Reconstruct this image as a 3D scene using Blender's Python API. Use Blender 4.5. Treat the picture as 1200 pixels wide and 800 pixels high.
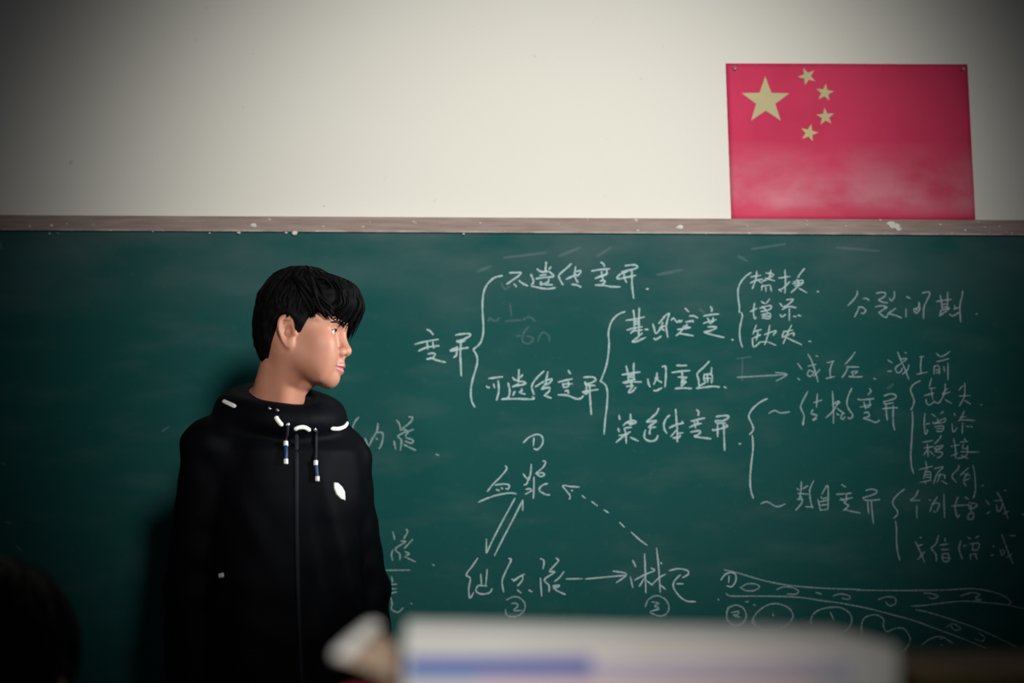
import bpy, bmesh, math, random
import numpy as np
from mathutils import Vector, Matrix, Euler
from mathutils.bvhtree import BVHTree
scene = bpy.context.scene
for o in list(bpy.data.objects):
    bpy.data.objects.remove(o)
R = math.radians
# ------------------------------------------------------------------ camera
FPX = 1667.0                                   # focal length in pixels of the 1200 px wide frame (50 mm)
CAM = Vector((0.0, -3.35, 1.25))
cam_rot = Matrix.Rotation(R(90 + 6.5), 3, 'X') @ Matrix.Rotation(R(0.29), 3, 'Z')
cam_data = bpy.data.cameras.new('camera'); cam = bpy.data.objects.new('camera', cam_data)
scene.collection.objects.link(cam)
cam.location = CAM; cam.rotation_euler = cam_rot.to_euler()
cam_data.sensor_width = 36.0; cam_data.lens = 36.0 * FPX / 1200.0
cam_data.clip_start = 0.02
cam_data.dof.use_dof = True; cam_data.dof.focus_distance = 2.86; cam_data.dof.aperture_fstop = 2.4
scene.camera = cam
def ray(px, py):
    return (cam_rot @ Vector(((px - 600) / FPX, -(py - 400) / FPX, -1))).normalized()
def at(px, py, Y):
    d = ray(px, py); return CAM + d * ((Y - CAM.y) / d.y)
# ------------------------------------------------------------------ light
scene.view_settings.view_transform = 'Standard'
try: scene.view_settings.look = 'None'
except Exception: pass
scene.view_settings.gamma = 1.0
scene.view_settings.use_curve_mapping = False
scene.view_settings.exposure = 0.0
world = bpy.data.worlds.new('room_air'); scene.world = world; world.use_nodes = True
world.node_tree.nodes['Background'].inputs[0].default_value = (0.80, 0.86, 1.0, 1)
world.node_tree.nodes['Background'].inputs[1].default_value = 0.031
def aim(o, target):
    o.rotation_euler = (Vector(target) - o.location).to_track_quat('-Z', 'Y').to_euler()
def spot(name, loc, target, watts, deg, blend, radius, col):
    l = bpy.data.lights.new(name, 'SPOT'); l.energy = watts; l.spot_size = R(deg); l.spot_blend = blend
    l.shadow_soft_size = radius; l.color = col
    o = bpy.data.objects.new(name, l); scene.collection.objects.link(o); o.location = loc; aim(o, target); return o
def area(name, loc, target, watts, sx, sy, col, spread=180):
    l = bpy.data.lights.new(name, 'AREA'); l.energy = watts; l.shape = 'RECTANGLE'; l.size = sx; l.size_y = sy
    l.color = col; l.spread = R(spread)
    o = bpy.data.objects.new(name, l); scene.collection.objects.link(o); o.location = loc; aim(o, target); return o
spot('classroom_ceiling_spotlight', (0.95, -4.6, 2.55), (0.075, 0.0, 1.83), 900, 30.5, 1.0, 0.30, (1.0, 0.985, 0.93))
spot('window_daylight', (2.5, -0.92, 1.95), (-0.42, -0.66, 1.50), 640, 14.5, 1.0, 0.20, (0.93, 1.0, 1.02))
spot('room_fill_lamp', (-1.0, -3.3, 1.35), (-0.46, -0.58, 1.48), 120, 10.0, 1.0, 0.25, (1.0, 0.93, 0.86))
spot('desk_daylight', (0.45, -4.1, 2.5), (-0.055, -2.50, 1.16), 215, 14.0, 1.0, 0.15, (1.0, 0.98, 0.96))
# ------------------------------------------------------------------ materials
def mat(name, col, rough=0.6, spec=0.5, noise=None, bump=None, metal=0.0, sss=0.0, sheen=0.0):
    m = bpy.data.materials.new(name); m.use_nodes = True
    nt = m.node_tree; b = nt.nodes['Principled BSDF']
    b.inputs['Base Color'].default_value = (*col, 1); b.inputs['Roughness'].default_value = rough
    b.inputs['Specular IOR Level'].default_value = spec; b.inputs['Metallic'].default_value = metal
    if sss:
        b.inputs['Subsurface Weight'].default_value = sss; b.inputs['Subsurface Radius'].default_value = (0.012, 0.005, 0.003)
        b.inputs['Subsurface Scale'].default_value = 1.0
    if sheen: b.inputs['Sheen Weight'].default_value = sheen
    tc = nt.nodes.new('ShaderNodeTexCoord')
    if noise:
        col2, scale, lo, hi = noise[:4]
        n = nt.nodes.new('ShaderNodeTexNoise'); n.inputs['Scale'].default_value = scale; n.inputs['Detail'].default_value = 6
        src = tc.outputs['Object']
        if len(noise) > 4:
            mp = nt.nodes.new('ShaderNodeMapping'); mp.inputs['Scale'].default_value = noise[4]
            nt.links.new(src, mp.inputs[0]); src = mp.outputs[0]
        nt.links.new(src, n.inputs['Vector'])
        r = nt.nodes.new('ShaderNodeValToRGB')
        r.color_ramp.elements[0].position = lo; r.color_ramp.elements[0].color = (*col, 1)
        r.color_ramp.elements[1].position = hi; r.color_ramp.elements[1].color = (*col2, 1)
        nt.links.new(n.outputs['Fac'], r.inputs[0]); nt.links.new(r.outputs[0], b.inputs['Base Color'])
    if bump:
        n2 = nt.nodes.new('ShaderNodeTexNoise'); n2.inputs['Scale'].default_value = bump[0]; n2.inputs['Detail'].default_value = 4
        nt.links.new(tc.outputs['Object'], n2.inputs['Vector'])
        bp = nt.nodes.new('ShaderNodeBump'); bp.inputs['Strength'].default_value = bump[1]; bp.inputs['Distance'].default_value = bump[2]
        nt.links.new(n2.outputs['Fac'], bp.inputs['Height']); nt.links.new(bp.outputs[0], b.inputs['Normal'])
    return m
def mix_node(nt, fac, a, b):
    n = nt.nodes.new('ShaderNodeMix'); n.data_type = 'RGBA'
    if isinstance(fac, (int, float)): n.inputs[0].default_value = fac
    else: nt.links.new(fac, n.inputs[0])
    for i, v in ((6, a), (7, b)):
        if isinstance(v, tuple): n.inputs[i].default_value = (*v, 1)
        else: nt.links.new(v, n.inputs[i])
    return n.outputs[2]
def noise_ramp(nt, scale, lo, hi, mapscale=None, loc=(0, 0, 0), detail=6, rot=(0, 0, 0)):
    tc = nt.nodes.new('ShaderNodeTexCoord'); mp = nt.nodes.new('ShaderNodeMapping')
    mp.inputs['Scale'].default_value = mapscale or (1, 1, 1); mp.inputs['Location'].default_value = loc
    mp.inputs['Rotation'].default_value = rot
    nt.links.new(tc.outputs['Object'], mp.inputs[0])
    n = nt.nodes.new('ShaderNodeTexNoise'); n.inputs['Scale'].default_value = scale; n.inputs['Detail'].default_value = detail
    nt.links.new(mp.outputs[0], n.inputs['Vector'])
    r = nt.nodes.new('ShaderNodeMapRange'); r.inputs[1].default_value = lo; r.inputs[2].default_value = hi
    nt.links.new(n.outputs['Fac'], r.inputs[0]); return r.outputs[0]
def scaled(nt, out, k):
    n = nt.nodes.new('ShaderNodeMath'); n.operation = 'MULTIPLY'; n.inputs[1].default_value = k
    nt.links.new(out, n.inputs[0]); return n.outputs[0]
def mult(nt, a, b):
    n = nt.nodes.new('ShaderNodeMath'); n.operation = 'MULTIPLY'
    nt.links.new(a, n.inputs[0]); nt.links.new(b, n.inputs[1]); return n.outputs[0]
M = {}
M['floor'] = mat('terrazzo_floor', (0.20, 0.19, 0.17), 0.5, 0.4, noise=((0.30, 0.28, 0.25), 30, 0.4, 0.6))
m = mat('painted_plaster', (0.82, 0.80, 0.74), 0.85, 0.2, bump=(60, 0.15, 0.002)); M['wall'] = m
nt = m.node_tree
c = mix_node(nt, scaled(nt, noise_ramp(nt, 1.6, 0.45, 0.75), 0.35), (0.815, 0.80, 0.735), (0.80, 0.76, 0.66))
c = mix_node(nt, scaled(nt, noise_ramp(nt, 34, 0.71, 0.78), 0.5), c, (0.48, 0.43, 0.36))
nt.links.new(c, nt.nodes['Principled BSDF'].inputs['Base Color'])
m = mat('chalkboard_green', (0.009, 0.080, 0.077), 0.8, 0.08); M['board'] = m
nt = m.node_tree
c = mix_node(nt, scaled(nt, noise_ramp(nt, 2.2, 0.40, 0.72), 0.30), (0.0075, 0.080, 0.076), (0.028, 0.088, 0.088))
c = mix_node(nt, scaled(nt, noise_ramp(nt, 5.0, 0.5, 0.75, (1.0, 1, 3.0), (3, 0, 1), 8, (0, 0.5, 0)), 0.22), c, (0.10, 0.16, 0.155))
c = mix_node(nt, scaled(nt, noise_ramp(nt, 60, 0.60, 0.80), 0.10), c, (0.16, 0.22, 0.21))
tc = nt.nodes.new('ShaderNodeTexCoord'); sp = nt.nodes.new('ShaderNodeSeparateXYZ'); nt.links.new(tc.outputs['Object'], sp.inputs[0])
mr = nt.nodes.new('ShaderNodeMapRange'); mr.inputs[1].default_value = 1.66; mr.inputs[2].default_value = 1.92
nt.links.new(sp.outputs[2], mr.inputs[0])
dust = mult(nt, mr.outputs[0], noise_ramp(nt, 4.0, 0.30, 0.72, (1, 1, 2.2), (7, 0, 2), 8))
c = mix_node(nt, scaled(nt, dust, 0.62), c, (0.115, 0.150, 0.165))      # chalk dust left by the wiper along the top edge
nt.links.new(c, nt.nodes['Principled BSDF'].inputs['Base Color'])
M['rail'] = mat('worn_painted_wood', (0.36, 0.275, 0.245), 0.7, 0.15, noise=((0.27, 0.205, 0.18), 9, 0.38, 0.66, (1.2, 1, 14)))
M['lip_strip'] = mat('pale_rail_edge', (0.46, 0.41, 0.39), 0.8, 0.1, noise=((0.30, 0.26, 0.25), 14, 0.42, 0.6))
M['fleck'] = mat('white_paint_fleck', (0.75, 0.72, 0.68), 0.8, 0.2, noise=((0.55, 0.5, 0.46), 90, 0.4, 0.7))
def chalk(name, alpha):
    m = mat(name, (0.58, 0.77, 0.79), 0.95, 0.1); nt = m.node_tree
    b = nt.nodes['Principled BSDF']
    v = noise_ramp(nt, 260, 0.25, 0.62, None, (0, 0, 0), 3)
    k = nt.nodes.new('ShaderNodeMapRange'); k.inputs[3].default_value = alpha * 0.62; k.inputs[4].default_value = min(1, alpha * 1.15)
    nt.links.new(v, k.inputs[0]); nt.links.new(k.outputs[0], b.inputs['Alpha']); return m
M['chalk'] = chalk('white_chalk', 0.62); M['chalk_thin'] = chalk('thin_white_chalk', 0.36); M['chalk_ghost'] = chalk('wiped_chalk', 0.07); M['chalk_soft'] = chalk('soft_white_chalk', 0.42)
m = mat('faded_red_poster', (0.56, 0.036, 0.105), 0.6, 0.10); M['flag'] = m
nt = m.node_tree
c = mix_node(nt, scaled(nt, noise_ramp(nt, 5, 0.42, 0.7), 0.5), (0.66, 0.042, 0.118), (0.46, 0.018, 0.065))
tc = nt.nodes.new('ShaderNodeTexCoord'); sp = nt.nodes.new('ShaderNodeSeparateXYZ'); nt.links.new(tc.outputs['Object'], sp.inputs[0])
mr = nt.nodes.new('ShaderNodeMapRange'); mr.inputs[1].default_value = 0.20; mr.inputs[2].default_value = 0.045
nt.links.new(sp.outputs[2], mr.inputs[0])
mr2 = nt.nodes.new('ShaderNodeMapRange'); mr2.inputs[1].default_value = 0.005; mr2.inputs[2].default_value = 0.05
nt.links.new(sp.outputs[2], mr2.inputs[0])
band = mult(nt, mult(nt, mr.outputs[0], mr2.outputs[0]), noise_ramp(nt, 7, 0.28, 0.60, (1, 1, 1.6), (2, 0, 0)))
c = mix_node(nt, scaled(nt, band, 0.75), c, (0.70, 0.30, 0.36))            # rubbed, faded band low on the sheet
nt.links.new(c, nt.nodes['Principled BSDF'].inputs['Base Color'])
M['star'] = mat('faded_yellow_print', (0.58, 0.52, 0.27), 0.6, 0.10, noise=((0.55, 0.49, 0.28), 20, 0.4, 0.6))
M['tack'] = mat('steel_tack', (0.5, 0.48, 0.45), 0.35, 0.5, metal=0.8)
M['skin'] = mat('skin', (0.40, 0.175, 0.112), 0.5, 0.3, noise=((0.425, 0.192, 0.125), 40, 0.35, 0.65), sss=0.12)
M['lip'] = mat('lip', (0.36, 0.11, 0.105), 0.4, 0.5, sss=0.1)
M['hair'] = mat('black_hair', (0.0018, 0.0018, 0.0024), 0.6, 0.06, noise=((0.003, 0.0028, 0.0032), 60, 0.4, 0.6))
M['brow'] = mat('brow_hair', (0.02, 0.013, 0.010), 0.7, 0.15)
M['eye_white'] = mat('eye_white', (0.80, 0.78, 0.74), 0.2, 0.5); M['iris'] = mat('dark_iris', (0.012, 0.008, 0.006), 0.15, 0.6)
M['jacket'] = mat('black_jacket_cloth', (0.0016, 0.0020, 0.0032), 0.6, 0.05, noise=((0.0024, 0.0026, 0.0045), 30, 0.4, 0.6), bump=(420, 0.10, 0.0006))
M['zip'] = mat('dark_zip', (0.007, 0.008, 0.013), 0.6, 0.12)
M['piping'] = mat('white_reflective_piping', (0.78, 0.77, 0.74), 0.6, 0.3)
M['cord'] = mat('black_cord', (0.012, 0.012, 0.018), 0.7, 0.3)
M['cord_blue'] = mat('navy_cord_tip', (0.012, 0.035, 0.11), 0.5, 0.4)
M['trousers'] = mat('dark_trousers', (0.012, 0.013, 0.02), 0.8, 0.2, noise=((0.018, 0.018, 0.026), 40, 0.4, 0.6))
M['shoe'] = mat('dark_shoe', (0.02, 0.02, 0.022), 0.5, 0.4); M['sole'] = mat('pale_sole', (0.6, 0.58, 0.54), 0.7, 0.3)
M['cloth2'] = mat('dark_school_jacket', (0.004, 0.0045, 0.007), 0.8, 0.1, noise=((0.006, 0.0065, 0.009), 40, 0.4, 0.6))
M['paper'] = mat('white_book_cover', (0.67, 0.665, 0.61), 0.6, 0.2, noise=((0.62, 0.61, 0.56), 12, 0.4, 0.7))
M['pages'] = mat('cream_page_edges', (0.62, 0.54, 0.42), 0.8, 0.2, noise=((0.50, 0.42, 0.31), 6, 0.35, 0.65, (1, 1, 90)))
M['tan_pages'] = mat('tan_page_edges', (0.42, 0.31, 0.22), 0.8, 0.2, noise=((0.34, 0.24, 0.16), 6, 0.35, 0.65, (1, 1, 90)))
M['blue_print'] = mat('blue_printed_band', (0.13, 0.17, 0.42), 0.6, 0.3); M['cyan_print'] = mat('cyan_printed_band', (0.30, 0.50, 0.60), 0.6, 0.3)
M['lilac_print'] = mat('lilac_printed_band', (0.45, 0.46, 0.54), 0.6, 0.3)
M['red_cover'] = mat('red_book_cover', (0.55, 0.025, 0.045), 0.5, 0.4)
M['maroon_cover'] = mat('maroon_book_cover', (0.20, 0.05, 0.04), 0.5, 0.4)
M['olive_cover'] = mat('olive_yellow_book_cover', (0.13, 0.09, 0.012), 0.6, 0.2, noise=((0.10, 0.07, 0.01), 10, 0.4, 0.6))
M['dark_pages'] = mat('brown_black_page_edges', (0.03, 0.018, 0.010), 0.8, 0.2, noise=((0.02, 0.012, 0.007), 6, 0.35, 0.65, (1, 1, 90)))
M['grey_cover'] = mat('grey_book_cover', (0.25, 0.27, 0.30), 0.5, 0.4); M['green_cover'] = mat('green_book_cover', (0.08, 0.20, 0.13), 0.5, 0.4)
M['desk'] = mat('desk_laminate', (0.52, 0.36, 0.20), 0.45, 0.4, noise=((0.42, 0.28, 0.15), 4, 0.35, 0.65, (1, 12, 12)))
M['steel'] = mat('painted_steel', (0.12, 0.13, 0.14), 0.45, 0.5, metal=0.3)
# ------------------------------------------------------------------ object helpers
def link(o, parent=None):
    scene.collection.objects.link(o)
    if parent is not None: o.parent = parent
    return o
def mesh_obj(name, verts, faces, mats, parent=None, smooth=True, fmat=None):
    me = bpy.data.meshes.new(name); me.from_pydata([tuple(map(float, v)) for v in verts], [], [tuple(map(int, f)) for f in faces])
    for mm in (mats if isinstance(mats, (list, tuple)) else [mats]): me.materials.append(mm)
    if smooth: me.polygons.foreach_set('use_smooth', [True] * len(me.polygons))
    if fmat is not None: me.polygons.foreach_set('material_index', np.asarray(fmat, dtype=np.int32))
    me.update()
    return link(bpy.data.objects.new(name, me), parent)
def bm_obj(name, bm, mats, parent=None, smooth=False):
    me = bpy.data.meshes.new(name); bm.to_mesh(me); bm.free()
    for mm in (mats if isinstance(mats, (list, tuple)) else [mats]): me.materials.append(mm)
    if smooth: me.polygons.foreach_set('use_smooth', [True] * len(me.polygons))
    return link(bpy.data.objects.new(name, me), parent)
def box_bm(lo, hi, bevel=0.0, bm=None, mi=0):
    bm = bm or bmesh.new(); lo = Vector(lo); hi = Vector(hi)
    r = bmesh.ops.create_cube(bm, size=1.0); vs = r['verts']
    for v in vs: v.co = Vector([(lo[i] + hi[i]) / 2 + v.co[i] * (hi[i] - lo[i]) for i in range(3)])
    fs = set(f for v in vs for f in v.link_faces)
    for f in fs: f.material_index = mi
    if bevel: bmesh.ops.bevel(bm, geom=list(set(e for v in vs for e in v.link_edges)), offset=bevel, segments=2, affect='EDGES')
    return bm
def tag(o, label=None, cat=None, group=None, kind=None):
    if label: o['label'] = label
    if cat: o['category'] = cat
    if group: o['group'] = group
    if kind: o['kind'] = kind
    return o
def empty(name, loc=(0, 0, 0), rz=0.0):
    o = bpy.data.objects.new(name, None); o.location = loc; o.rotation_euler = (0, 0, rz); o.empty_display_size = 0.1
    return link(o)
def catmull(P, n=6):
    P = [Vector(p) for p in P]
    if len(P) < 3: return [P[0].lerp(P[-1], i / n) for i in range(n + 1)] if len(P) == 2 else P
    out = []
    for i in range(len(P) - 1):
        p0 = P[max(i - 1, 0)]; p1 = P[i]; p2 = P[i + 1]; p3 = P[min(i + 2, len(P) - 1)]
        for j in range(n):
            t = j / n
            out.append(0.5 * ((2 * p1) + (p2 - p0) * t + (2 * p0 - 5 * p1 + 4 * p2 - p3) * t * t + (3 * p1 - p0 - 3 * p2 + p3) * t ** 3))
    out.append(P[-1]); return out
def tube(pts, radii, sides=8, V=None, F=None, flat=1.0, nrm=None):
    """append a closed tapered tube along pts"""
    V = [] if V is None else V; F = [] if F is None else F
    pts = [Vector(p) for p in pts]; n = len(pts); base = len(V)
    ref = Vector((0, 0, 1))
    for i, p in enumerate(pts):
        t = (pts[min(i + 1, n - 1)] - pts[max(i - 1, 0)])
        t = t.normalized() if t.length > 1e-9 else Vector((0, 0, 1))
        if nrm is not None: a = nrm[i] if isinstance(nrm, list) else nrm
        else: a = ref if abs(t.dot(ref)) < 0.95 else Vector((1, 0, 0))
        u = t.cross(a).normalized(); w = u.cross(t).normalized()
        r = radii[i] if isinstance(radii, (list, tuple)) else radii
        for k in range(sides):
            an = 2 * math.pi * k / sides
            V.append(p + u * math.cos(an) * r + w * math.sin(an) * r * flat)
    for i in range(n - 1):
        for k in range(sides):
            a = base + i * sides + k; b = base + i * sides + (k + 1) % sides
            F.append((a, b, b + sides, a + sides))
    F.append(tuple(base + k for k in range(sides))[::-1]); F.append(tuple(base + (n - 1) * sides + k for k in range(sides)))
    return V, F
# ------------------------------------------------------------------ distance fields -> meshes
def spaced(*segs):
    out = []
    for a, b, s in segs: out += list(np.arange(a, b - 1e-9, s))
    return np.array(out + [segs[-1][1]], dtype=np.float32)
class Field:
    def __init__(s, xs, ys, zs):
        s.c = [np.asarray(v, dtype=np.float32) for v in (xs, ys, zs)]
        s.D = np.full([len(v) for v in s.c], 1.0, dtype=np.float32)
    def win(s, lo, hi, pad):
        sl = []
        for v, a, b in zip(s.c, lo, hi):
            i = max(int(np.searchsorted(v, a - pad)) - 1, 0); j = min(int(np.searchsorted(v, b + pad)) + 1, len(v))
            sl.append(slice(i, max(j, i)))
        g = np.meshgrid(*[v[q] for v, q in zip(s.c, sl)], indexing='ij', sparse=True)
        return tuple(sl), g
    def put(s, fn, lo, hi, k=0.0, op='add', pad=0.03):
        sl, g = s.win(lo, hi, pad + k)
        if any(q.stop <= q.start for q in sl): return
        d = fn(*g); a = s.D[sl]
        if op == 'add': r = smin(a, d, k)
        elif op == 'sub': r = -smin(-a, d, k)
        s.D[sl] = r
    def mesh(s):
        return surface_nets(*s.c, s.D)
def smin(a, b, k):
    if k <= 0: return np.minimum(a, b)
    h = np.maximum(k - np.abs(a - b), 0) / k
    return np.minimum(a, b) - h * h * k * 0.25
def surface_nets(xs, ys, zs, D):
    s = D < 0
    n = np.zeros([d - 1 for d in D.shape], dtype=np.int8)
    for a in (0, 1):
        for b in (0, 1):
            for c in (0, 1):
                n += s[a:D.shape[0] - 1 + a, b:D.shape[1] - 1 + b, c:D.shape[2] - 1 + c]
    act = (n > 0) & (n < 8); I = np.argwhere(act); vid = np.full(act.shape, -1, dtype=np.int64); vid[act] = np.arange(len(I))
    P = np.zeros((len(I), 3)); W = np.zeros(len(I)); cs = (xs, ys, zs)
    cor = [(a, b, c) for a in (0, 1) for b in (0, 1) for c in (0, 1)]
    for ca in cor:
        for ax in range(3):
            if ca[ax]: continue
            cb = list(ca); cb[ax] = 1
            A = I + np.array(ca); B = I + np.array(cb)
            da = D[A[:, 0], A[:, 1], A[:, 2]]; db = D[B[:, 0], B[:, 1], B[:, 2]]
            x = (da < 0) != (db < 0); t = np.where(x, da / np.where(x, da - db, 1), 0)
            for q in range(3):
                pa = cs[q][A[:, q]]; pb = cs[q][B[:, q]]; P[:, q] += np.where(x, pa + (pb - pa) * t, 0)
            W += x
    P /= W[:, None]
    F = []
    for ax in range(3):
        o1, o2 = [(1, 2), (2, 0), (0, 1)][ax]
        s0 = np.swapaxes(s, 0, 0)
        sl0 = [slice(None)] * 3; sl1 = [slice(None)] * 3
        sl0[ax] = slice(0, -1); sl1[ax] = slice(1, None)
        for q in (o1, o2): sl0[q] = slice(1, -1); sl1[q] = slice(1, -1)
        a = s[tuple(sl0)]; b = s[tuple(sl1)]; E = np.argwhere(a != b)
        if not len(E): continue
        ins = a[E[:, 0], E[:, 1], E[:, 2]]
        def cell(d1, d2):
            C = E.copy(); C[:, o1] += d1; C[:, o2] += d2
            return vid[C[:, 0], C[:, 1], C[:, 2]]
        q = np.stack([cell(0, 0), cell(1, 0), cell(1, 1), cell(0, 1)], 1)
        q[~ins] = q[~ins][:, ::-1]; F.append(q)
    return P, np.concatenate(F)
def cap_fn(a, b, ra, rb):
    a = np.array(a, float); b = np.array(b, float); d = b - a; L = float(d @ d)
    def f(x, y, z):
        t = np.clip(((x - a[0]) * d[0] + (y - a[1]) * d[1] + (z - a[2]) * d[2]) / L, 0, 1)
        return np.sqrt((x - a[0] - t * d[0]) ** 2 + (y - a[1] - t * d[1]) ** 2 + (z - a[2] - t * d[2]) ** 2) - (ra + (rb - ra) * t)
    r = max(ra, rb); return f, np.minimum(a, b) - r, np.maximum(a, b) + r
def ell_fn(c, r):
    def f(x, y, z):
        k0 = np.sqrt(((x - c[0]) / r[0]) ** 2 + ((y - c[1]) / r[1]) ** 2 + ((z - c[2]) / r[2]) ** 2)
        return (k0 - 1) * min(r) * 0.5 + (k0 - 1) * k0 / np.sqrt(((x - c[0]) / r[0] ** 2) ** 2 + ((y - c[1]) / r[1] ** 2) ** 2 + ((z - c[2]) / r[2] ** 2) ** 2 + 1e-9) * 0.5
    return f, np.array(c) - np.array(r), np.array(c) + np.array(r)
class Local:
    """adds shapes given in a rotated frame (the head's) to a field"""
    def __init__(s, field, H, Rm, k=1.0): s.f = field; s.H = np.array(H, float); s.R = np.array(Rm, float); s.k = k
    def put(s, prim, k=0.0, op='add', pad=0.02):
        fn, lo, hi = prim
        cn = np.array([[lo[0] if i & 1 else hi[0], lo[1] if i & 2 else hi[1], lo[2] if i & 4 else hi[2]] for i in range(8)])
        w = (cn * s.k) @ s.R.T + s.H
        def g(x, y, z):
            dx, dy, dz = x - s.H[0], y - s.H[1], z - s.H[2]
            return fn(*[(dx * s.R[0, i] + dy * s.R[1, i] + dz * s.R[2, i]) / s.k for i in range(3)]) * s.k
        s.f.put(g, w.min(0), w.max(0), k * s.k, op, pad)
# ------------------------------------------------------------------ the room
WALL_Y = 0.035
tag(bm_obj('floor', box_bm((-3.6, -5.6, -0.1), (3.6, 0.16, 0.0)), M['floor']), kind='structure')
tag(bm_obj('wall_front', box_bm((-3.6, WALL_Y, 0.0), (3.6, 0.16, 3.3)), M['wall']), kind='structure')
tag(bm_obj('baseboard_front', box_bm((-3.6, WALL_Y - 0.012, 0.0), (3.6, WALL_Y, 0.12), 0.003), M['rail']), kind='structure')
# ------------------------------------------------------------------ chalkboard
pl, pr = at(0, 270, 0), at(1200, 276, 0)
TOP = (pl.z + pr.z) / 2; rail_h = (at(600, 256.3, -0.007).z - at(600, 274, -0.007).z)
BX0, BX1, BZ0 = -1.95, 1.95, TOP - 1.22
board = empty('chalkboard', (0, WALL_Y, BZ0))
tag(board, 'long green chalkboard covered in white chalk notes, fixed to the pale wall', 'chalkboard')
BO = Vector((0, WALL_Y, BZ0))
def on_board(o): o.parent = board; o.location = -BO; return o
on_board(bm_obj('writing_surface', box_bm((BX0, 0.0, BZ0), (BX1, WALL_Y, TOP + 0.003)), M['board']))
tilt = math.atan2(at(1200, 276, -0.007).z - at(0, 270, -0.007).z, at(1200, 276, -0.007).x - at(0, 270, -0.007).x)
bm = box_bm((BX0 - 0.03, -0.007, TOP), (BX1 + 0.03, WALL_Y, TOP + rail_h), 0.002)
for v in bm.verts: v.co.z += v.co.x * math.tan(tilt)
rail = on_board(bm_obj('top_rail', bm, M['rail'])); rail['label'] = 'worn brown-grey wooden rail with white paint flecks'
bm = box_bm((BX0 - 0.03, -0.0085, TOP - 0.001), (BX1 + 0.03, -0.006, TOP + 0.0035), 0.0006)       # thin pale lip along the board
for v in bm.verts: v.co.z += v.co.x * math.tan(tilt)
ls = bm_obj('lip_strip', bm, M['lip_strip'], rail); ls['label'] = 'thin pale edge along the bottom of the rail'
rnd = random.Random(5)
V, F = [], []
flecks = [(297, 264, 3.2), (797, 266, 3.4), (1049, 265, 5.0), (1044, 262, 3.5), (1053, 268, 3), (745, 258, 2), (316, 257, 1.6), (60, 264, 2), (280, 272.5, 2), (345, 272.5, 3)]
for i in range(46): flecks.append((rnd.uniform(0, 1200), rnd.uniform(257, 274), rnd.uniform(0.5, 1.5)))
for px, py, r in flecks:
    c0 = at(px, py, -0.0092); rr = r / 498; n = 9; b = len(V)
    ph = rnd.uniform(0, 6)
    for k in range(n):
        q = rr * rnd.uniform(0.55, 1.15); a = 2 * math.pi * k / n + ph
        V.append(c0 + Vector((math.cos(a) * q * 1.4, 0, math.sin(a) * q * 0.8)))
    V.append(c0 + Vector((0, -0.0012, 0)))
    for k in range(n): F.append((b + k, b + (k + 1) % n, b + n))
fl = mesh_obj('paint_fleck', V, F, M['fleck'], rail); fl['kind'] = 'stuff'
bm = box_bm((BX0 - 0.03, -0.02, BZ0 - 0.05), (BX1 + 0.03, WALL_Y, BZ0), 0.003)
on_board(bm_obj('bottom_rail', bm, M['rail']))
on_board(bm_obj('chalk_tray', box_bm((BX0, -0.085, BZ0 - 0.05), (BX1, -0.02, BZ0 - 0.035), 0.003), M['rail']))
for sx in (BX0 - 0.03, BX1): on_board(bm_obj('side_rail', box_bm((sx, -0.02, BZ0), (sx + 0.03, WALL_Y, TOP), 0.003), M['rail']))

# chalk strokes: each entry is name | label | material | half width (px) then strokes «crop: points; points; ...»
CROPS = {'A1': (480, 370, 7.27), 'A2': (580, 300, 12), 'A3': (670, 300, 12), 'A4': (560, 425, 15), 'A5': (625, 425, 12), 'A6': (700, 355, 13.33),
 'A7': (780, 350, 13.33), 'A8': (720, 420, 17.14), 'B1': (780, 420, 13.33), 'B2': (715, 475, 14.55), 'B3': (785, 475, 13.33), 'B4': (860, 310, 7.62),
 'B5': (985, 330, 14.55), 'B6': (1055, 330, 12), 'B7': (860, 405, 7.5), 'B8': (1030, 405, 12), 'C1': (870, 450, 5.333), 'C2': (980, 450, 13.33),
 'C3': (1060, 440, 10), 'C4': (1060, 505, 10), 'C5': (920, 555, 10), 'C6': (1040, 565, 7.62), 'C7': (1110, 565, 7.62), 'C8': (405, 480, 12),
 'D1': (440, 610, 6.667), 'D2': (550, 500, 8), 'D3': (540, 570, 8.89), 'D4': (540, 645, 8.57), 'D5': (640, 555, 8.42), 'D6': (655, 630, 7.06),
 'D7': (835, 660, 6.667), 'D8': (1005, 660, 6.154), 'E1': (480, 290, 4), 'E2': (700, 290, 3.2), 'E7': (850, 300, 3.43), 'G': (400, 470, 2.857), 'I': (0, 0, 1)}
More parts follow.
